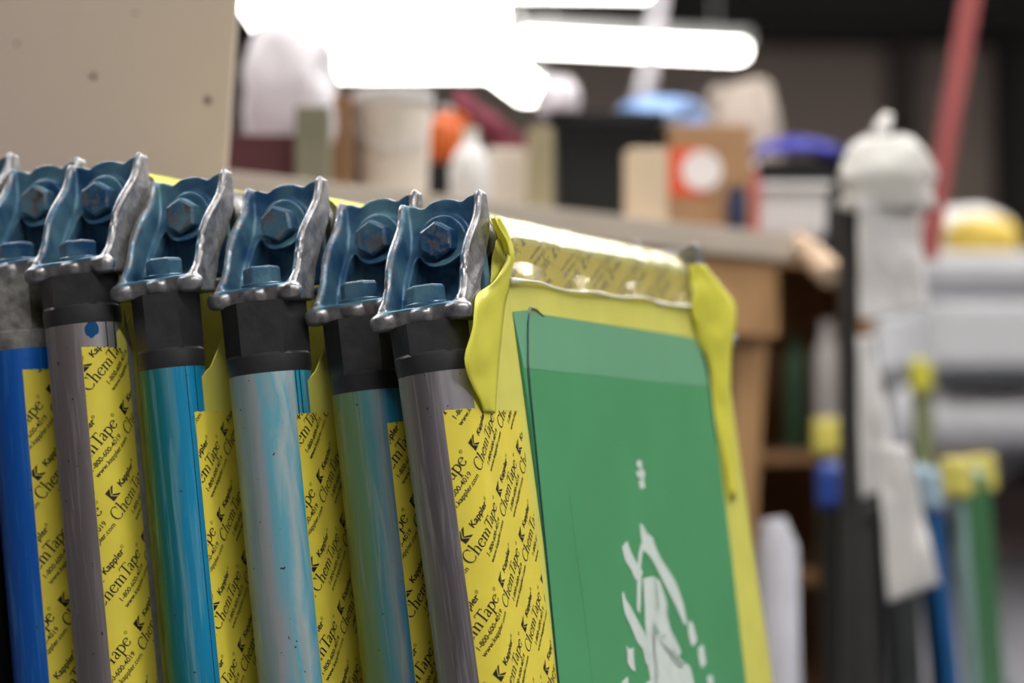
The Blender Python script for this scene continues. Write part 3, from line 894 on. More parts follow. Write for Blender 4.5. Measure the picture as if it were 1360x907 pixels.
fixture('batten_light', pa, pb_, .10, .08, 'lit lamp slanting down towards the maroon cloth')
zf = unproj(535, 98, 9.6).z
xa, xb = unproj(380, 98, 9.6).x, unproj(668, 98, 9.6).x
fixture('panel_light', Vector(((xa + xb) / 2, 9.6, zf)), Vector(((xa + xb) / 2, 6.2, zf)), xb - xa, .08, 'very wide blown-out lamp behind the white plastic bag')
# unseen ceiling lamps added for general light and highlights on the clear tape
LAMP2 = emit('added_unseen_lamp', (255, 250, 243), 50.0)
for (x, y, z) in ((.3, -.6, 2.9), (2.3, -.6, 2.9), (-1.7, 2.6, 2.9), (.5, 2.4, 2.9), (2.6, 2.6, 2.9), (1.5, 6.4, 2.85), (3.3, 6.4, 2.85), (2.1, 5.2, 2.9)):
    fixture('batten_light', Vector((x - .75, y, z)), Vector((x + .75, y, z)), .22, .09, 'unseen ceiling lamp added to light the work area', mt=LAMP2)
bm = bmesh.new()
add_tube(bm, [unproj(884, -60, 7.0), unproj(872, 30, 7.0), unproj(862, 100, 7.0), unproj(853, 128, 7.02)], .018, 12)
add_tube(bm, [Vector((unproj(884, -60, 7.0).x, 7.0, ZC - .01)), unproj(884, -60, 7.0)], .018, 12)
tag(finish(bm, 'hanging_pipe', mat('pale_pipe', (196, 192, 200), .4), smooth=60), 'pale grey pipe hanging down past the long lit lamp', 'pipe')

# ---- beige board behind the row
M['board'] = mat('beige_board', (206, 190, 182), .7, 0, .05, 2.5, .02, 60)
bd = 1.80
TLc = unproj(319, -60, bd); BLc = unproj(297, 260, bd)
dirv = (TLc - BLc).normalized(); right = Vector((dirv.z, 0, -dirv.x)).normalized()
base = BLc + dirv * ((0.0 - BLc.z) / dirv.z)
bm = bmesh.new()
Hh = 1.45; Wd = .95
c4 = [base, base - right * Wd, base - right * Wd + dirv * Hh, base + dirv * Hh]
zmin = min(c.z for c in c4)
c4 = [c - Vector((0, 0, 0)) for c in c4]
c4[1] = c4[1] + dirv * ((0 - c4[1].z) / dirv.z)
lo = base.copy()
a = [bm.verts.new(c - lo) for c in c4]; b = [bm.verts.new(c - lo + Vector((0, .014, 0))) for c in c4]
bm.faces.new(a); bm.faces.new(list(reversed(b)))
for i in range(4): bm.faces.new([a[i], b[i], b[(i + 1) % 4], a[(i + 1) % 4]])
o = finish(bm, 'board', M['board'], loc=lo); tag(o, 'large plain beige board with dark specks standing behind the row of frames', 'board')
bm = bmesh.new()
for px, py, rr in ((124, 101, 4.2), (276, 133, 5.0), (22, 58, 2.5), (180, 17, 2.2)):
    c = unproj(px, py, bd) - lo
    add_lathe(bm, [(rr * bd / FPX * (1 + .2 * random.random()), -.0006), (rr * bd / FPX * .8, .0008)], 9, Matrix.Translation(c + Vector((0, -.0004, 0))) @ Matrix.Rotation(PI / 2, 4, 'X'))
finish(bm, 'speck', mat('dark_speck', (96, 84, 80), .8), o)

# ---- workbench
ZB = .988
def y_edge(px): return 266 + .1146 * (px - 650)
def d_edge(px): return (ZB - .75) * FPX / (560 - y_edge(px)) / 1.0
def edge_pt(px):
    # point of the bench's front top edge: height fixed, depth from the edge line
    r_ = ray(px, y_edge(px)); k = (ZB - CAM.z) / r_.z
    return CAM + r_ * k
e0, e1 = edge_pt(280), edge_pt(1056)
ed = (e1 - e0).normalized(); eb = Vector((-ed.y, ed.x, 0)).normalized()
if eb.y < 0: eb = -eb
M['top'] = mat('grey_beige_laminate', (178, 168, 156), .5, 0, .06, 8)
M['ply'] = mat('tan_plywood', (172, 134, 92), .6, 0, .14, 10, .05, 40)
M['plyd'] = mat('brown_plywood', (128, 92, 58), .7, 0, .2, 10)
byaw = math.atan2(ed.y, ed.x)
Lb = (e1 - e0).length
bench = empty('workbench', Vector((e0.x, e0.y, 0)), 'long wooden workbench with grey-beige top holding cartons, tubs and bags', 'workbench'); bench.rotation_euler.z = byaw
bm = bmesh.new(); add_box(bm, 0, Lb, 0, .85, ZB - .033, ZB, .002); finish(bm, 'tabletop', M['top'], bench)
bm = bmesh.new(); add_box(bm, .02, Lb - .02, .012, .034, ZB - .13, ZB - .033, .001); finish(bm, 'apron', M['ply'], bench)
bm = bmesh.new(); add_box(bm, .02, Lb - .02, .80, .82, ZB - .13, ZB - .033, .001); finish(bm, 'apron', M['ply'], bench)
def legm(x0, y0, dx):
    bm = bmesh.new()
    add_prism(bm, [(x0 - .066, ZB - .033), (x0, ZB - .033), (x0 - dx, 0), (x0 - dx - .05, 0)], lambda u, v, k: Vector((u, y0 + .045 * k, v)))
    return bm
for x0, y0, dx in ((Lb - .005, .034, .10), (Lb - .02, .76, .05), (.09, .034, 0), (.09, .76, 0)):
    finish(legm(x0, y0, dx), 'leg', M['ply'], bench)

def bench_at(px, back, py=None):
    """point on the bench top seen above pixel column px, `back` metres behind the front edge"""
    E = edge_pt(px)
    # move away along the sight line in plan
    v = Vector((E.x - CAM.x, E.y - CAM.y, 0)).normalized()
    return E + v * back
def span(px0, px1, back):
    c = bench_at((px0 + px1) / 2, back); d = (c - CAM).dot(FW)
    return c, (px1 - px0) * d / FPX, d
def height_to(py, px, c, d):
    return unproj(px, py, d).z - ZB

def bbox(name, px0, px1, py, back, dep, m, label, cat, yaw=0.1, bev=.003, taper=1.0, group=None):
    c, w, d = span(px0, px1, back); h = height_to(py, (px0 + px1) / 2, c, d)
    bm = bmesh.new(); add_box(bm, -w / 2, w / 2, 0, dep, 0, h, bev, None, taper)
    o = finish(bm, name, m, loc=c, rotz=yaw); tag(o, label, cat, group)
    return o, w, h, d
def blob(bm, w, dep, h, seed, pinch=.0, rough=.18, top=.35):
    nu, nv = 28, 18
    rings = []
    for j in range(nv + 1):
        t = j / nv
        prof = (1 - (1 - min(1, t / .12)) ** 2) ** .5 * .12 + .88 if t < .12 else 1.0
        prof *= (1 - max(0, (t - .45) / .55) ** 2.2 * (1 - top))
        ring = []
        for i in range(nu):
            a = 2 * PI * i / nu
            ca, sa = math.cos(a), math.sin(a)
            e = .7
            x = math.copysign(abs(ca) ** e, ca); y = math.copysign(abs(sa) ** e, sa)
            nz = 1 + rough * noise.noise(Vector((ca * 1.7 + seed, sa * 1.7, t * 3.2))) + rough * .4 * noise.noise(Vector((ca * 5 + seed, sa * 5, t * 8)))
            sag = rough * h * .25 * noise.noise(Vector((ca * 1.3, sa * 1.3 + seed, 4.1))) * t
            ring.append(bm.verts.new(Vector((x * w / 2 * prof * nz, y * dep / 2 * prof * nz + dep / 2, max(0, t * h + sag) if j else 0))))
        rings.append(ring)
    for a, b in zip(rings, rings[1:]):
        for i in range(nu): bm.faces.new([a[i], a[(i + 1) % nu], b[(i + 1) % nu], b[i]])
    bm.faces.new(list(reversed(rings[0]))); bm.faces.new(rings[-1])
def sack(name, px0, px1, py, back, dep, m, label, cat, seed, rough=.18, top=.35, zoff=0.0):
    c, w, d = span(px0, px1, back); h = height_to(py, (px0 + px1) / 2, c, d) - zoff
    bm = bmesh.new(); blob(bm, w, dep, h, seed, rough=rough, top=top)
    return tag(finish(bm, name, m, smooth=180, loc=c + Vector((0, 0, zoff))), label, cat)
def lathe_on(name, px0, px1, py, back, prof, m, label, cat):
    c, w, d = span(px0, px1, back); h = height_to(py, (px0 + px1) / 2, c, d)
    bm = bmesh.new(); add_lathe(bm, [(r_ * w / 2, z * h) for r_, z in prof], 36)
    return tag(finish(bm, name, m, smooth=50, loc=c + Vector((0, w / 2, 0))), label, cat), w, h, d

W1 = mat('white_plastic_film', (238, 236, 244), .4, 0, .04, 9, .1, 60, .5, .3)
W2 = mat('cream_plastic', (216, 208, 198), .5, 0, .05)
W3 = mat('white_plastic', (214, 214, 216), .45, 0, .04)
BEI = mat('beige_bag', (168, 156, 146), .7, 0, .1)
MAR = mat('maroon_card', (78, 34, 44), .7)
MARC = mat('maroon_cloth', (104, 30, 50), .85, 0, .12)
GRN = mat('grey_green_carton', (124, 124, 106), .7)
BRN = mat('brown_carton', (138, 104, 72), .75, 0, .08)
TAN = mat('tan_cardboard', (160, 124, 90), .75, 0, .08)
CRM = mat('cream_wood', (214, 194, 168), .6, 0, .06)
BLK = mat('black_plastic', (11, 13, 16), .8)
ORG = mat('orange_plastic', (200, 92, 24), .45)
LBL = mat('light_blue_film', (140, 176, 232), .45, 0, .08)
BLU = mat('deep_blue_plastic', (34, 40, 150), .75)
NAV = mat('navy_plastic', (28, 36, 72), .5)
DRK = mat('dark_brown', (40, 26, 24), .8)
RED = mat('red_plastic', (178, 50, 56), .45)

bbox('carton', 290, 397, 178, .12, .16, MAR, 'low dark maroon carton under the white plastic bag', 'carton')
mar_top = height_to(186, 345, *(lambda s: (s[0], s[2]))(span(290, 397, .12)))
sack('plastic_bag', 312, 440, 6, .14, .12, W1, 'tall crumpled white plastic bag in front of the blown-out lamp', 'bag', 3.3, .22, .42, zoff=mar_top + .001)
bbox('carton', 392, 437, 140, .04, .07, GRN, 'narrow grey-green carton beside the white plastic bag', 'carton', .05)
o, w, h, d = bbox('carton', 434, 468, 126, .13, .10, BRN, 'narrow brown carton next to the cream bucket', 'carton', .05)
# cream bucket
o, w, h, d = lathe_on('bucket', 466, 572, 118, .10, [(.88, 0), (.9, .02), (.97, .9), (.97, .92)], W2, 'cream plastic bucket with lid beside the orange jug', 'bucket')
bm = bmesh.new(); add_lathe(bm, [(w / 2 * 1.02, 0), (w / 2 * 1.04, .004), (w / 2 * 1.04, .012), (w / 2 * .96, .014)], 36)
finish(bm, 'lid', W3, o, smooth=40).location = (0, 0, h * .905)
bm = bmesh.new(); add_tube(bm, [Vector((w / 2 * 1.0 * math.cos(a), -w / 2 * 1.0 * abs(math.sin(a)) * .98 - .004, h * .82 - .5 * w * abs(math.sin(a)))) for a in [PI * i / 16 for i in range(17)]], .0018, 6)
finish(bm, 'handle', W3, o, smooth=60)
# orange jug on a dark box
o2, w2, h2, d2 = bbox('carton', 566, 604, 214, .22, .08, BLK, 'small black box under the orange jug', 'carton', .0)
c, w, d = span(568, 624, .22); zt2 = h2
hj = height_to(138, 596, c, d) - zt2
bm = bmesh.new(); add_lathe(bm, [(w / 2 * .92, 0), (w / 2, .05 * hj), (w / 2, .62 * hj), (w / 2 * .8, .78 * hj), (w / 2 * .4, .86 * hj), (w / 2 * .4, .93 * hj)], 28)
o = tag(finish(bm, 'jug', ORG, smooth=50, loc=c + Vector((-.006, .03, zt2 + .001))), 'orange plastic jug standing on a small black box', 'jug')
bm = bmesh.new(); add_lathe(bm, [(w / 2 * .46, .92 * hj), (w / 2 * .46, hj)], 20); finish(bm, 'cap', W3, o, smooth=40)
bm = bmesh.new(); add_tube(bm, [Vector((w / 2 * .42, 0, .88 * hj)), Vector((w / 2 * .85, 0, .86 * hj)), Vector((w / 2 * 1.05, 0, .74 * hj)), Vector((w / 2 * .97, 0, .6 * hj))], .004, 8); finish(bm, 'handle', ORG, o, smooth=60)
# white bottle, cream carton, maroon cloth
o, w, h, d = lathe_on('bottle', 596, 652, 166, .08, [(.9, 0), (1, .04), (1, .5), (.72, .7), (.36, .84), (.32, .9)], W3, 'white cone-shouldered bottle below the maroon cloth', 'bottle')
bm = bmesh.new(); add_lathe(bm, [(w / 2 * .4, h * .9), (w / 2 * .4, h)], 20); finish(bm, 'cap', W2, o, smooth=40)
o, wc, hc, dc = bbox('carton', 648, 708, 196, .16, .13, W2, 'low cream carton with a maroon cloth heaped on it', 'carton', .08)
c, w, d = span(606, 702, .20)
bm = bmesh.new()
def cloth(a, b):
    x = (a - .5) * w * 1.02 + (b - .5) * .004
    z = hc + .004 + (.075 * (1 - a) ** .8) * (1 - abs(b - .4) * .5) + .010 * noise.noise(Vector((a * 6, b * 6, 1.2)))
    return Vector((x, (b - .5) * .10, z))
top_ = grid_sheet(bm, 26, 16, cloth)
def cloth_under(a, b):
    p = cloth(a, b); p.z = hc + .001 if a > .5 else max(hc + .001, p.z - .016 - .05 * max(0, a - .3)); return p
bot_ = grid_sheet(bm, 26, 16, cloth_under)
rim = lambda g: [g[i][0] for i in range(27)] + [g[26][j] for j in range(1, 17)] + [g[i][16] for i in range(25, -1, -1)] + [g[0][j] for j in range(15, 0, -1)]
ra, rb = rim(top_), rim(bot_)
for i in range(len(ra)):
    j = (i + 1) % len(ra); bm.faces.new([ra[i], ra[j], rb[j], rb[i]])
o = finish(bm, 'cloth', MARC, smooth=180, loc=c + Vector((0, .05, 0))); tag(o, 'maroon cloth heaped between orange jug and black bin', 'cloth')
# pale box and white bag by the black bin
o, wb, hb, db = bbox('carton', 702, 735, 168, .05, .06, mat('pale_yellow_card', (164, 154, 124), .7), 'tall pale yellowish carton touching the black bin', 'carton', .03)
# black bin
c, w, d = span(735, 877, .22); h = height_to(152, 810, c, d)
bm = bmesh.new(); add_box(bm, -w / 2, w / 2, 0, .22, 0, h, .012, None, .9)
o = tag(finish(bm, 'bin', BLK, loc=c, rotz=0), 'big black plastic bin on the workbench', 'bin')
bm = bmesh.new()
for q in ((-w / 2 - .006, w / 2 + .006, -.006, .006), (-w / 2 - .006, w / 2 + .006, .214, .226), (-w / 2 - .006, -w / 2 + .006, .006, .214), (w / 2 - .006, w / 2 + .006, .006, .214)):
    add_box(bm, *q, h - .012, h + .004, .002)
finish(bm, 'rim', BLK, o)
bin_h = h
sack('plastic_bag', 714, 772, 96, .26, .09, W1, 'small white plastic bag perched on the near rim of the black bin', 'bag', 9.1, .2, .5, zoff=bin_h + .006)
c2, w2, d2 = span(822, 942, .27)
bm = bmesh.new(); blob(bm, w2, .11, .040, 4.4, rough=.3, top=.55)
o = finish(bm, 'plastic_sheet', LBL, smooth=180, loc=c2 + Vector((0, 0, bin_h + .006))); tag(o, 'crumpled pale blue plastic sheet on top of the black bin', 'plastic sheet')
# cream wooden block, cardboard box with orange label
bbox('wooden_block', 836, 888, 196, .03, .05, CRM, 'cream wooden block leaning against the labelled cardboard box', 'wooden block', .1)
o, w, h, d = bbox('cardboard_box', 886, 1000, 164, .10, .12, TAN, 'tan cardboard box with orange label and white round sticker', 'cardboard box', .05)
k = d / FPX
bm = bmesh.new(); add_box(bm, -w / 2 + .002, -w / 2 + 52 * k, -.0012, -.0002, h - 96 * k, h - 32 * k); finish(bm, 'label_patch', mat('orange_label', (224, 88, 48), .6), o)
bm = bmesh.new(); add_lathe(bm, [(27 * k, 0), (27 * k, .0014)], 32, Matrix.Translation((-w / 2 + 46 * k, -.0012, h - 62 * k)) @ Matrix.Rotation(PI / 2, 4, 'X')); finish(bm, 'round_sticker', mat('white_sticker', (232, 226, 228), .6), o)
sack('plastic_bag', 936, 1046, 104, .58, .16, BEI, 'large beige bag bulging behind the tan cardboard box', 'bag', 5.7, .2, .72)
# right end of bench: blue lidded tub, white tray, red and navy jars
o, w, h, d = lathe_on('jar', 978, 1010, 216, .06, [(.95, 0), (1, .05), (1, .8), (.8, .9), (.8, .98)], RED, 'small red jar beside the tan cardboard box', 'jar')
bm = bmesh.new(); add_lathe(bm, [(w / 2 * .86, h * .93), (w / 2 * .86, h * 1.04)], 20); finish(bm, 'lid', W3, o, smooth=40)
o, w, h, d = lathe_on('jar', 966, 994, 252, .012, [(.95, 0), (1, .08), (1, .8), (.8, .95), (.8, 1)], NAV, 'tiny navy jar in front of the red jar', 'jar')
bm = bmesh.new(); add_lathe(bm, [(w / 2 * .86, h * .96), (w / 2 * .86, h * 1.1)], 20); finish(bm, 'lid', NAV, o, smooth=40)
c, w, d = span(1010, 1128, .30); h = height_to(212, 1066, c, d)
bm = bmesh.new(); add_box(bm, -w / 2, w / 2, 0, .14, 0, h, .006, None, .9)
o = tag(finish(bm, 'tub', BLK, loc=c, rotz=.08), 'black tub with crumpled deep blue lid behind the white tray', 'tub')
bm = bmesh.new()
def bl(a, b):
    return Vector(((a - .5) * w * 1.06, -.008 + b * .156, h + .004 + .03 * (math.sin(PI * a) ** .6) * math.sin(PI * min(1, b * 1.6 + .15) * .5) + .006 * noise.noise(Vector((a * 6, b * 5, 3)))))
grid_sheet(bm, 20, 12, bl); ob = finish(bm, 'lid', BLU, o, smooth=180); solidify(ob, .006, 1); ob['label'] = 'deep blue crumpled lid'
c, w, d = span(1003, 1102, .04); h = height_to(244, 1050, c, d)
bm = bmesh.new(); add_box(bm, -w / 2, w / 2, 0, .12, 0, h, .008, None, .93)
o = tag(finish(bm, 'tray', W3, loc=c, rotz=.05), 'white plastic tray at the end of the workbench', 'tray')
bm = bmesh.new(); add_box(bm, -w / 2 - .004, w / 2 + .004, -.004, .124, h - .006, h + .002, .002); finish(bm, 'rim', W3, o)

# paper roll tied to the bench's end
bm = bmesh.new()
pA, pB = unproj(1058, 318, 2.93), unproj(1104, 366, 2.86)
add_tube(bm, [pA, pA.lerp(pB, .3), pA.lerp(pB, .7), pB], [.012, .016, .018, .016], 16)
tag(finish(bm, 'cardboard_roll', mat('pale_card_roll', (198, 174, 148), .7), smooth=60), 'short pale cardboard roll sticking out from the end of the workbench', 'cardboard roll')

# ---- dark shelf unit behind the bench's end
d = 3.7
xl, xr = unproj(930, 500, d).x, unproj(1150, 500, d).x
shelf = empty('shelf_unit', Vector(((xl + xr) / 2, d, 0)), 'dark brown wooden shelf unit in shade behind the end of the workbench', 'shelf')
hw = (xr - xl) / 2; zt = unproj(1100, 336, d).z
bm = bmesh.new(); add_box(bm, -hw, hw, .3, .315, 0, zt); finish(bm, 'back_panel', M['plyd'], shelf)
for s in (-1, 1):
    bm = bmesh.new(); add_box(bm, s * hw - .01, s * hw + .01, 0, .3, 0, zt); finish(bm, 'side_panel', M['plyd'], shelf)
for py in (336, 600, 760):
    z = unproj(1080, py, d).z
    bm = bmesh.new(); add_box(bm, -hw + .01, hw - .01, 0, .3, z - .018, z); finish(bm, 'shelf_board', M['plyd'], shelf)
zs = unproj(1080, 600, d).z
def on_shelf(px0, px1, py, m, name, label, cat, dd=.03):
    w = (px1 - px0) * (d + dd) / FPX; h = unproj(px0, py, d + dd).z - zs
    bm = bmesh.new(); add_lathe(bm, [(w / 2 * .92, 0), (w / 2, .04 * h), (w / 2, .75 * h), (w / 2 * .5, .88 * h), (w / 2 * .5, h)], 24)
    x = unproj((px0 + px1) / 2, py, d + dd).x
    return tag(finish(bm, name, m, smooth=50, loc=(x, d + dd + w / 2, zs)), label, cat)
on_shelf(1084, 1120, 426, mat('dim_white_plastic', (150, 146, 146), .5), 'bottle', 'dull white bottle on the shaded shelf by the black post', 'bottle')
on_shelf(1042, 1072, 440, mat('dark_green_plastic', (24, 58, 36), .5), 'bottle', 'dark green bottle on the shaded shelf', 'bottle', .08)

# white paper roll standing under the bench end
P0 = unproj(1032, 690, 2.55)
bm = bmesh.new()
zt = P0.z
xx = [Vector((unproj(1034, 907, 2.55).x + .006, 2.55, .0)), Vector((unproj(1034, 907, 2.55).x, 2.55, zt * .5)), Vector((P0.x + .001, 2.56, zt - .03)), Vector((P0.x - .004, 2.56, zt))]
add_tube(bm, xx, [.027, .026, .023, .014], 24)
tag(finish(bm, 'paper_roll', mat('white_roll', (206, 208, 222), .6), smooth=60), 'white paper roll standing on end under the workbench corner', 'paper roll')

# ---- black post with papers
dp = 2.55
def col_x(px, dd): return unproj(px, 500, dd).x
post = empty('post', Vector((col_x(1129, dp), dp, 0)), 'slim black metal post hung with white paper sheets', 'post')
wp = 24 * dp / FPX
ztp = unproj(1129, 268, dp).z
PST = mat('black_metal_post', (52, 52, 54), .5, .3)
bm = bmesh.new(); add_box(bm, -wp / 2, wp / 2, 0, wp, .008, ztp, .002); finish(bm, 'upright', PST, post)
bm = bmesh.new(); add_box(bm, -.045, .045, -.06, .08, 0, .008, .002); finish(bm, 'foot', PST, post)
PAP = mat('white_paper', (242, 242, 244), .75, 0, .03, 6, .03, 30, .3, .25)
PAP2 = mat('off_white_film', (226, 226, 224), .6, 0, .05, 9, .1, 40, .4, .2)
def paper(name, quad, dd, m, label, cat, seed, amp=.004, tilt=0.0):
    q = [unproj(px, py, dd) for px, py in quad]           # tl, tr, br, bl
    c0 = q[0].copy()
    bm = bmesh.new()
    def f(a, b):
        p = (q[0].lerp(q[1], a)).lerp(q[3].lerp(q[2], a), b) - c0
        p.y += amp * 3 * noise.noise(Vector((a * 2 + seed, b * 3, 0))) + tilt * a + amp * noise.noise(Vector((a * 7, b * 9, seed)))
        return p
    grid_sheet(bm, 14, 18, f)
    o = finish(bm, name, m, smooth=180, loc=c0); solidify(o, .0012, 0)
    return tag(o, label, cat)
dq = dp - .012
# crumpled film over the post's top
cx = unproj(1172, 282, dq)
wz = (1234 - 1110) * dq / FPX; hz = unproj(1172, 188, dq).z - cx.z
bm = bmesh.new(); blob(bm, wz, .05, hz, 2.2, rough=.25, top=.5)
pts_ = [Vector((-.012, .03, hz * .9)), Vector((-.004, .03, hz * 1.15)), Vector((.002, .03, hz * 1.35))]
add_tube(bm, pts_, [.014, .009, .005], 12)
tag(finish(bm, 'plastic_bag', PAP2, smooth=180, loc=cx + Vector((0, -.06, 0))), 'crumpled off-white plastic bag draped over the head of the black post', 'bag')
paper('paper_sheet', [(1138, 258), (1222, 258), (1238, 408), (1142, 424)], dq - .055, PAP, 'largest white paper sheet, hanging from the head of the black post', 'paper', 1.0, .004, .02)
paper('paper_sheet', [(1138, 446), (1160, 446), (1194, 640), (1144, 662)], dq - .02, PAP, 'narrow white paper strip hanging halfway down the black post', 'paper', 4.0, .004)
paper('paper_sheet', [(1164, 590), (1206, 590), (1248, 775), (1180, 800)], dq - .03, PAP, 'lowest white paper strip hanging beside the black post', 'paper', 7.0, .004)
# red strap from the ceiling
ds = 3.0
bm = bmesh.new()
s0_, s1_ = unproj(1231, 345, ds), unproj(1289, 0, ds)
dv = (s1_ - s0_).normalized()
s2_ = s0_ + dv * ((ZC - .002 - s0_.z) / dv.z)
hw = 14.5 * ds / FPX
c0 = s0_
def strap(a, b):
    p = s0_.lerp(s2_, a) - c0
    return p + Vector(((b - .5) * 2 * hw, .004 * math.sin(a * 9), 0))
grid_sheet(bm, 40, 2, strap)
o = finish(bm, 'strap', mat('red_strap', (176, 96, 96), .6, 0, .06, 10, 0, 10, .4, .3), loc=c0); solidify(o, .002, 0); tag(o, 'faded red strap hanging slantwise from the ceiling behind the post', 'strap')

# ---- second row of screens leaning beyond the post
def far_frame(px_l, px_r, py_top, d, corner_m, tube_m, face_m, label, lean=2.5, dep=.33, yaw=.38, rk=.42):
    w = (px_r - px_l) * d / FPX
    top = unproj((px_l + px_r) / 2, py_top, d)
    th = math.radians(lean)
    t = Vector((math.sin(yaw), math.cos(yaw), 0)); n = Vector((math.cos(yaw), -math.sin(yaw), 0))
    u = Vector((0, 0, 1)) * math.cos(th) - n * math.sin(th); nn = t.cross(u)
    H = top.z / u.z; basep = top - u * H
    root = empty('screen_frame', None, label, 'screen frame', 'frames leaning beyond the post', Matrix.Translation(basep + Vector((0, 0, .004))) @ Matrix((nn, t, u)).transposed().to_4x4())
    r = w * rk
    for yy in (0, dep):
        bm = bmesh.new(); add_lathe(bm, [(r, .03), (r, H - .05)], 20); o = finish(bm, 'side_tube', tube_m, root, smooth=50); o.location.y = yy
    for zz in (.028, H - .026):
        bm = bmesh.new(); add_lathe(bm, [(r * .9, .02), (r * .9, dep - .02)], 20, Matrix.Rotation(-PI / 2, 4, 'X')); o = finish(bm, 'cross_tube', tube_m, root, smooth=50); o.location.z = zz
    for yy, zz in ((0, H - .05), (dep, H - .05), (0, 0), (dep, 0)):
        bm = bmesh.new(); add_box(bm, -w / 2, w / 2, -.024, .024, 0, .05, .009)
        o = finish(bm, 'corner_piece', corner_m, root); o.location = (0, yy, zz)
    bm = bmesh.new(); add_box(bm, r - .002, r + .0005, 0, dep, .03, H - .03); finish(bm, 'screen_mesh', face_m, root)
    return root
YEL = mat('dull_yellow_corner', (206, 196, 96), .5); GRF = mat('dark_green_mesh', (40, 104, 58), .4)
DGR = mat('charcoal_mesh', (58, 57, 58), .5); BLT = mat('blue_tube_far', (30, 96, 160), .4, .3); TEL = mat('pale_teal_tube_far', (140, 170, 170), .4, .3)
OLV = mat('olive_mesh', (66, 66, 22), .6); BLC = mat('blue_corner_far', (34, 72, 160), .4)
far_frame(1079, 1116, 560, 3.20, YEL, OLV, OLV, 'screen frame with dull yellow corners and olive mesh, beside the black post', 1.5, .30, .15)
far_frame(1083, 1116, 622, 2.75, BLC, mat('black_tube_far', (26, 28, 26), .5), mat('black_mesh_far', (30, 32, 28), .6), 'shorter dark screen frame with royal blue corners, beside the black post', 1.0, .30, .15)
far_frame(1118, 1162, 640, 2.74, DGR, DGR, DGR, 'charcoal screen frame standing under the narrow paper strip', 2.0, .24, .15, .5)
far_frame(1165, 1213, 668, 2.74, mat('dark_slate_corner', (40, 46, 48), .5), mat('dark_slate_tube', (44, 50, 52), .5), mat('dark_slate_mesh', (36, 42, 42), .5), 'dark slate screen frame standing behind the lowest paper strip', 2.4, .24, .15, .5)
far_frame(1218, 1247, 626, 2.74, mat('pale_blue_corner', (150, 176, 196), .5), BLT, DGR, 'screen frame with blue tube and grey mesh, beyond the lowest paper strip', 5.5, .26, .12)
far_frame(1249, 1288, 612, 2.84, YEL, TEL, GRF, 'screen frame with pale teal tube, yellow corners and dark green mesh', 4.0, .22, .34, .27)
far_frame(1206, 1232, 480, 3.4, mat('lime_corner', (200, 196, 60), .5), mat('grey_green_tube_far', (120, 130, 90), .5), OLV, 'taller screen frame with lime yellow corners by the paper sheets', 3.0, .3, .2)

# ---- pale print machine at the far right
dm = 5.2
MW = mat('off_white_enamel', (196, 198, 204), .45, 0, .04); MG = mat('grey_enamel', (128, 128, 136), .5); MD = mat('dark_steel', (74, 78, 84), .5, .4)
xm0 = unproj(1218, 400, dm).x
mach = empty('print_press', Vector((xm0, dm, 0)), 'bulky off-white print press with a drum, past the paper sheets', 'machine')
def zof(py, dd=dm): return unproj(1300, py, dd).z
kx = dm / FPX
bm = bmesh.new(); add_box(bm, 0.03, 1.2, 0, .8, zof(488), zof(398), .02); finish(bm, 'cabinet', MW, mach)
bm = bmesh.new(); add_box(bm, .05, 1.2, .03, .8, zof(398), zof(378), .01); finish(bm, 'grey_band', MG, mach)
bm = bmesh.new(); add_box(bm, .03, 1.2, .02, .78, zof(378), zof(332), .03); finish(bm, 'top_cover', MW, mach)
bm = bmesh.new(); add_box(bm, .04, 1.2, -.02, .7, zof(507), zof(490), .004); finish(bm, 'rail', MD, mach)
bm = bmesh.new(); rr = (595 - 512) * kx / 2
add_lathe(bm, [(rr * .9, -.02), (rr, 0), (rr, 1.18), (rr * .9, 1.2)], 36, Matrix.Translation((-.015, .05 + rr, (zof(595) + zof(512)) / 2)) @ Matrix.Rotation(PI / 2, 4, 'Y')); finish(bm, 'drum', MW, mach, smooth=50)
for x, y in ((.55, .1), (1.15, .1), (.55, .7), (1.15, .7)):
    bm = bmesh.new(); add_prism(bm, [(x - .03, zof(520)), (x + .03, zof(520)), (x + .01, 0), (x - .05, 0)], lambda u, v, k, y=y: Vector((u, y + .06 * k, v))); finish(bm, 'leg', MG, mach)
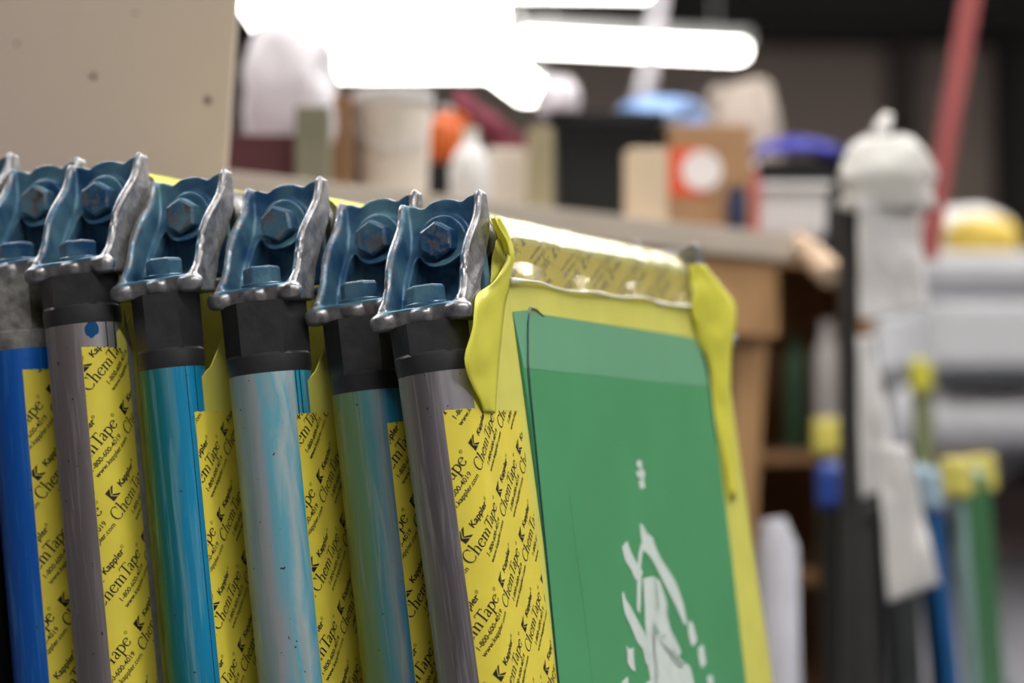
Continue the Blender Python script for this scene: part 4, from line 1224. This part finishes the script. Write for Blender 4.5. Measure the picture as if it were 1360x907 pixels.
bm = bmesh.new(); add_prism(bm, [(.30, zof(580)), (.40, zof(580)), (.14, zof(690)), (.08, zof(690))], lambda u, v, k: Vector((u, .3 + .06 * k, v))); finish(bm, 'brace', MG, mach)
bm = bmesh.new(); add_box(bm, .10, 1.2, .38, .75, zof(745), zof(622), .01); finish(bm, 'base_box', mat('dark_maroon_enamel', (54, 36, 36), .6), mach)
zc_ = zof(332)
bm = bmesh.new(); blob(bm, 150 * kx, .2, (332 - 262) * kx, 6.3, rough=.18, top=.5)
tag(finish(bm, 'plastic_bag', mat('hazy_bag', (190, 188, 190), .5), smooth=180, loc=(unproj(1312, 332, dm).x, dm + .2, zc_ + .001)), 'hazy white bag lying on top of the print press', 'bag')
bm = bmesh.new(); blob(bm, 96 * kx, .1, (334 - 284) * kx, 1.3, rough=.2, top=.5)
tag(finish(bm, 'cloth', mat('yellow_cloth', (214, 186, 80), .7), smooth=180, loc=(unproj(1318, 334, dm).x, dm + .06, zc_ + .001)), 'bright yellow cloth bundle on top of the print press', 'cloth')

# ------------------------------------------------------------------ world, camera, colour
w = bpy.data.worlds.new('hall_air'); SC.world = w; w.use_nodes = True
w.node_tree.nodes['Background'].inputs[0].default_value = (.9, .93, 1, 1)
w.node_tree.nodes['Background'].inputs[1].default_value = .1
cam = bpy.data.cameras.new('camera'); co = bpy.data.objects.new('camera', cam); COL.objects.link(co)
cam.sensor_width = 36.0; cam.sensor_fit = 'HORIZONTAL'
cam.lens = FPX * 36.0 / 1360.0
cam.clip_start = .05; cam.clip_end = 60
co.location = CAM; co.rotation_euler = (PI / 2 + PITCH, 0, 0)
cam.dof.use_dof = True; cam.dof.focus_distance = 1.26; cam.dof.aperture_fstop = 4.2; cam.dof.aperture_blades = 0
SC.camera = co
vs = SC.view_settings
vs.view_transform = 'Standard'; vs.look = 'None'; vs.gamma = 1.0; vs.use_curve_mapping = False
vs.exposure = 0.12
SC.cycles.use_denoising = True
SC.cycles.max_bounces = 8
SC.cycles.sample_clamp_indirect = 6.0
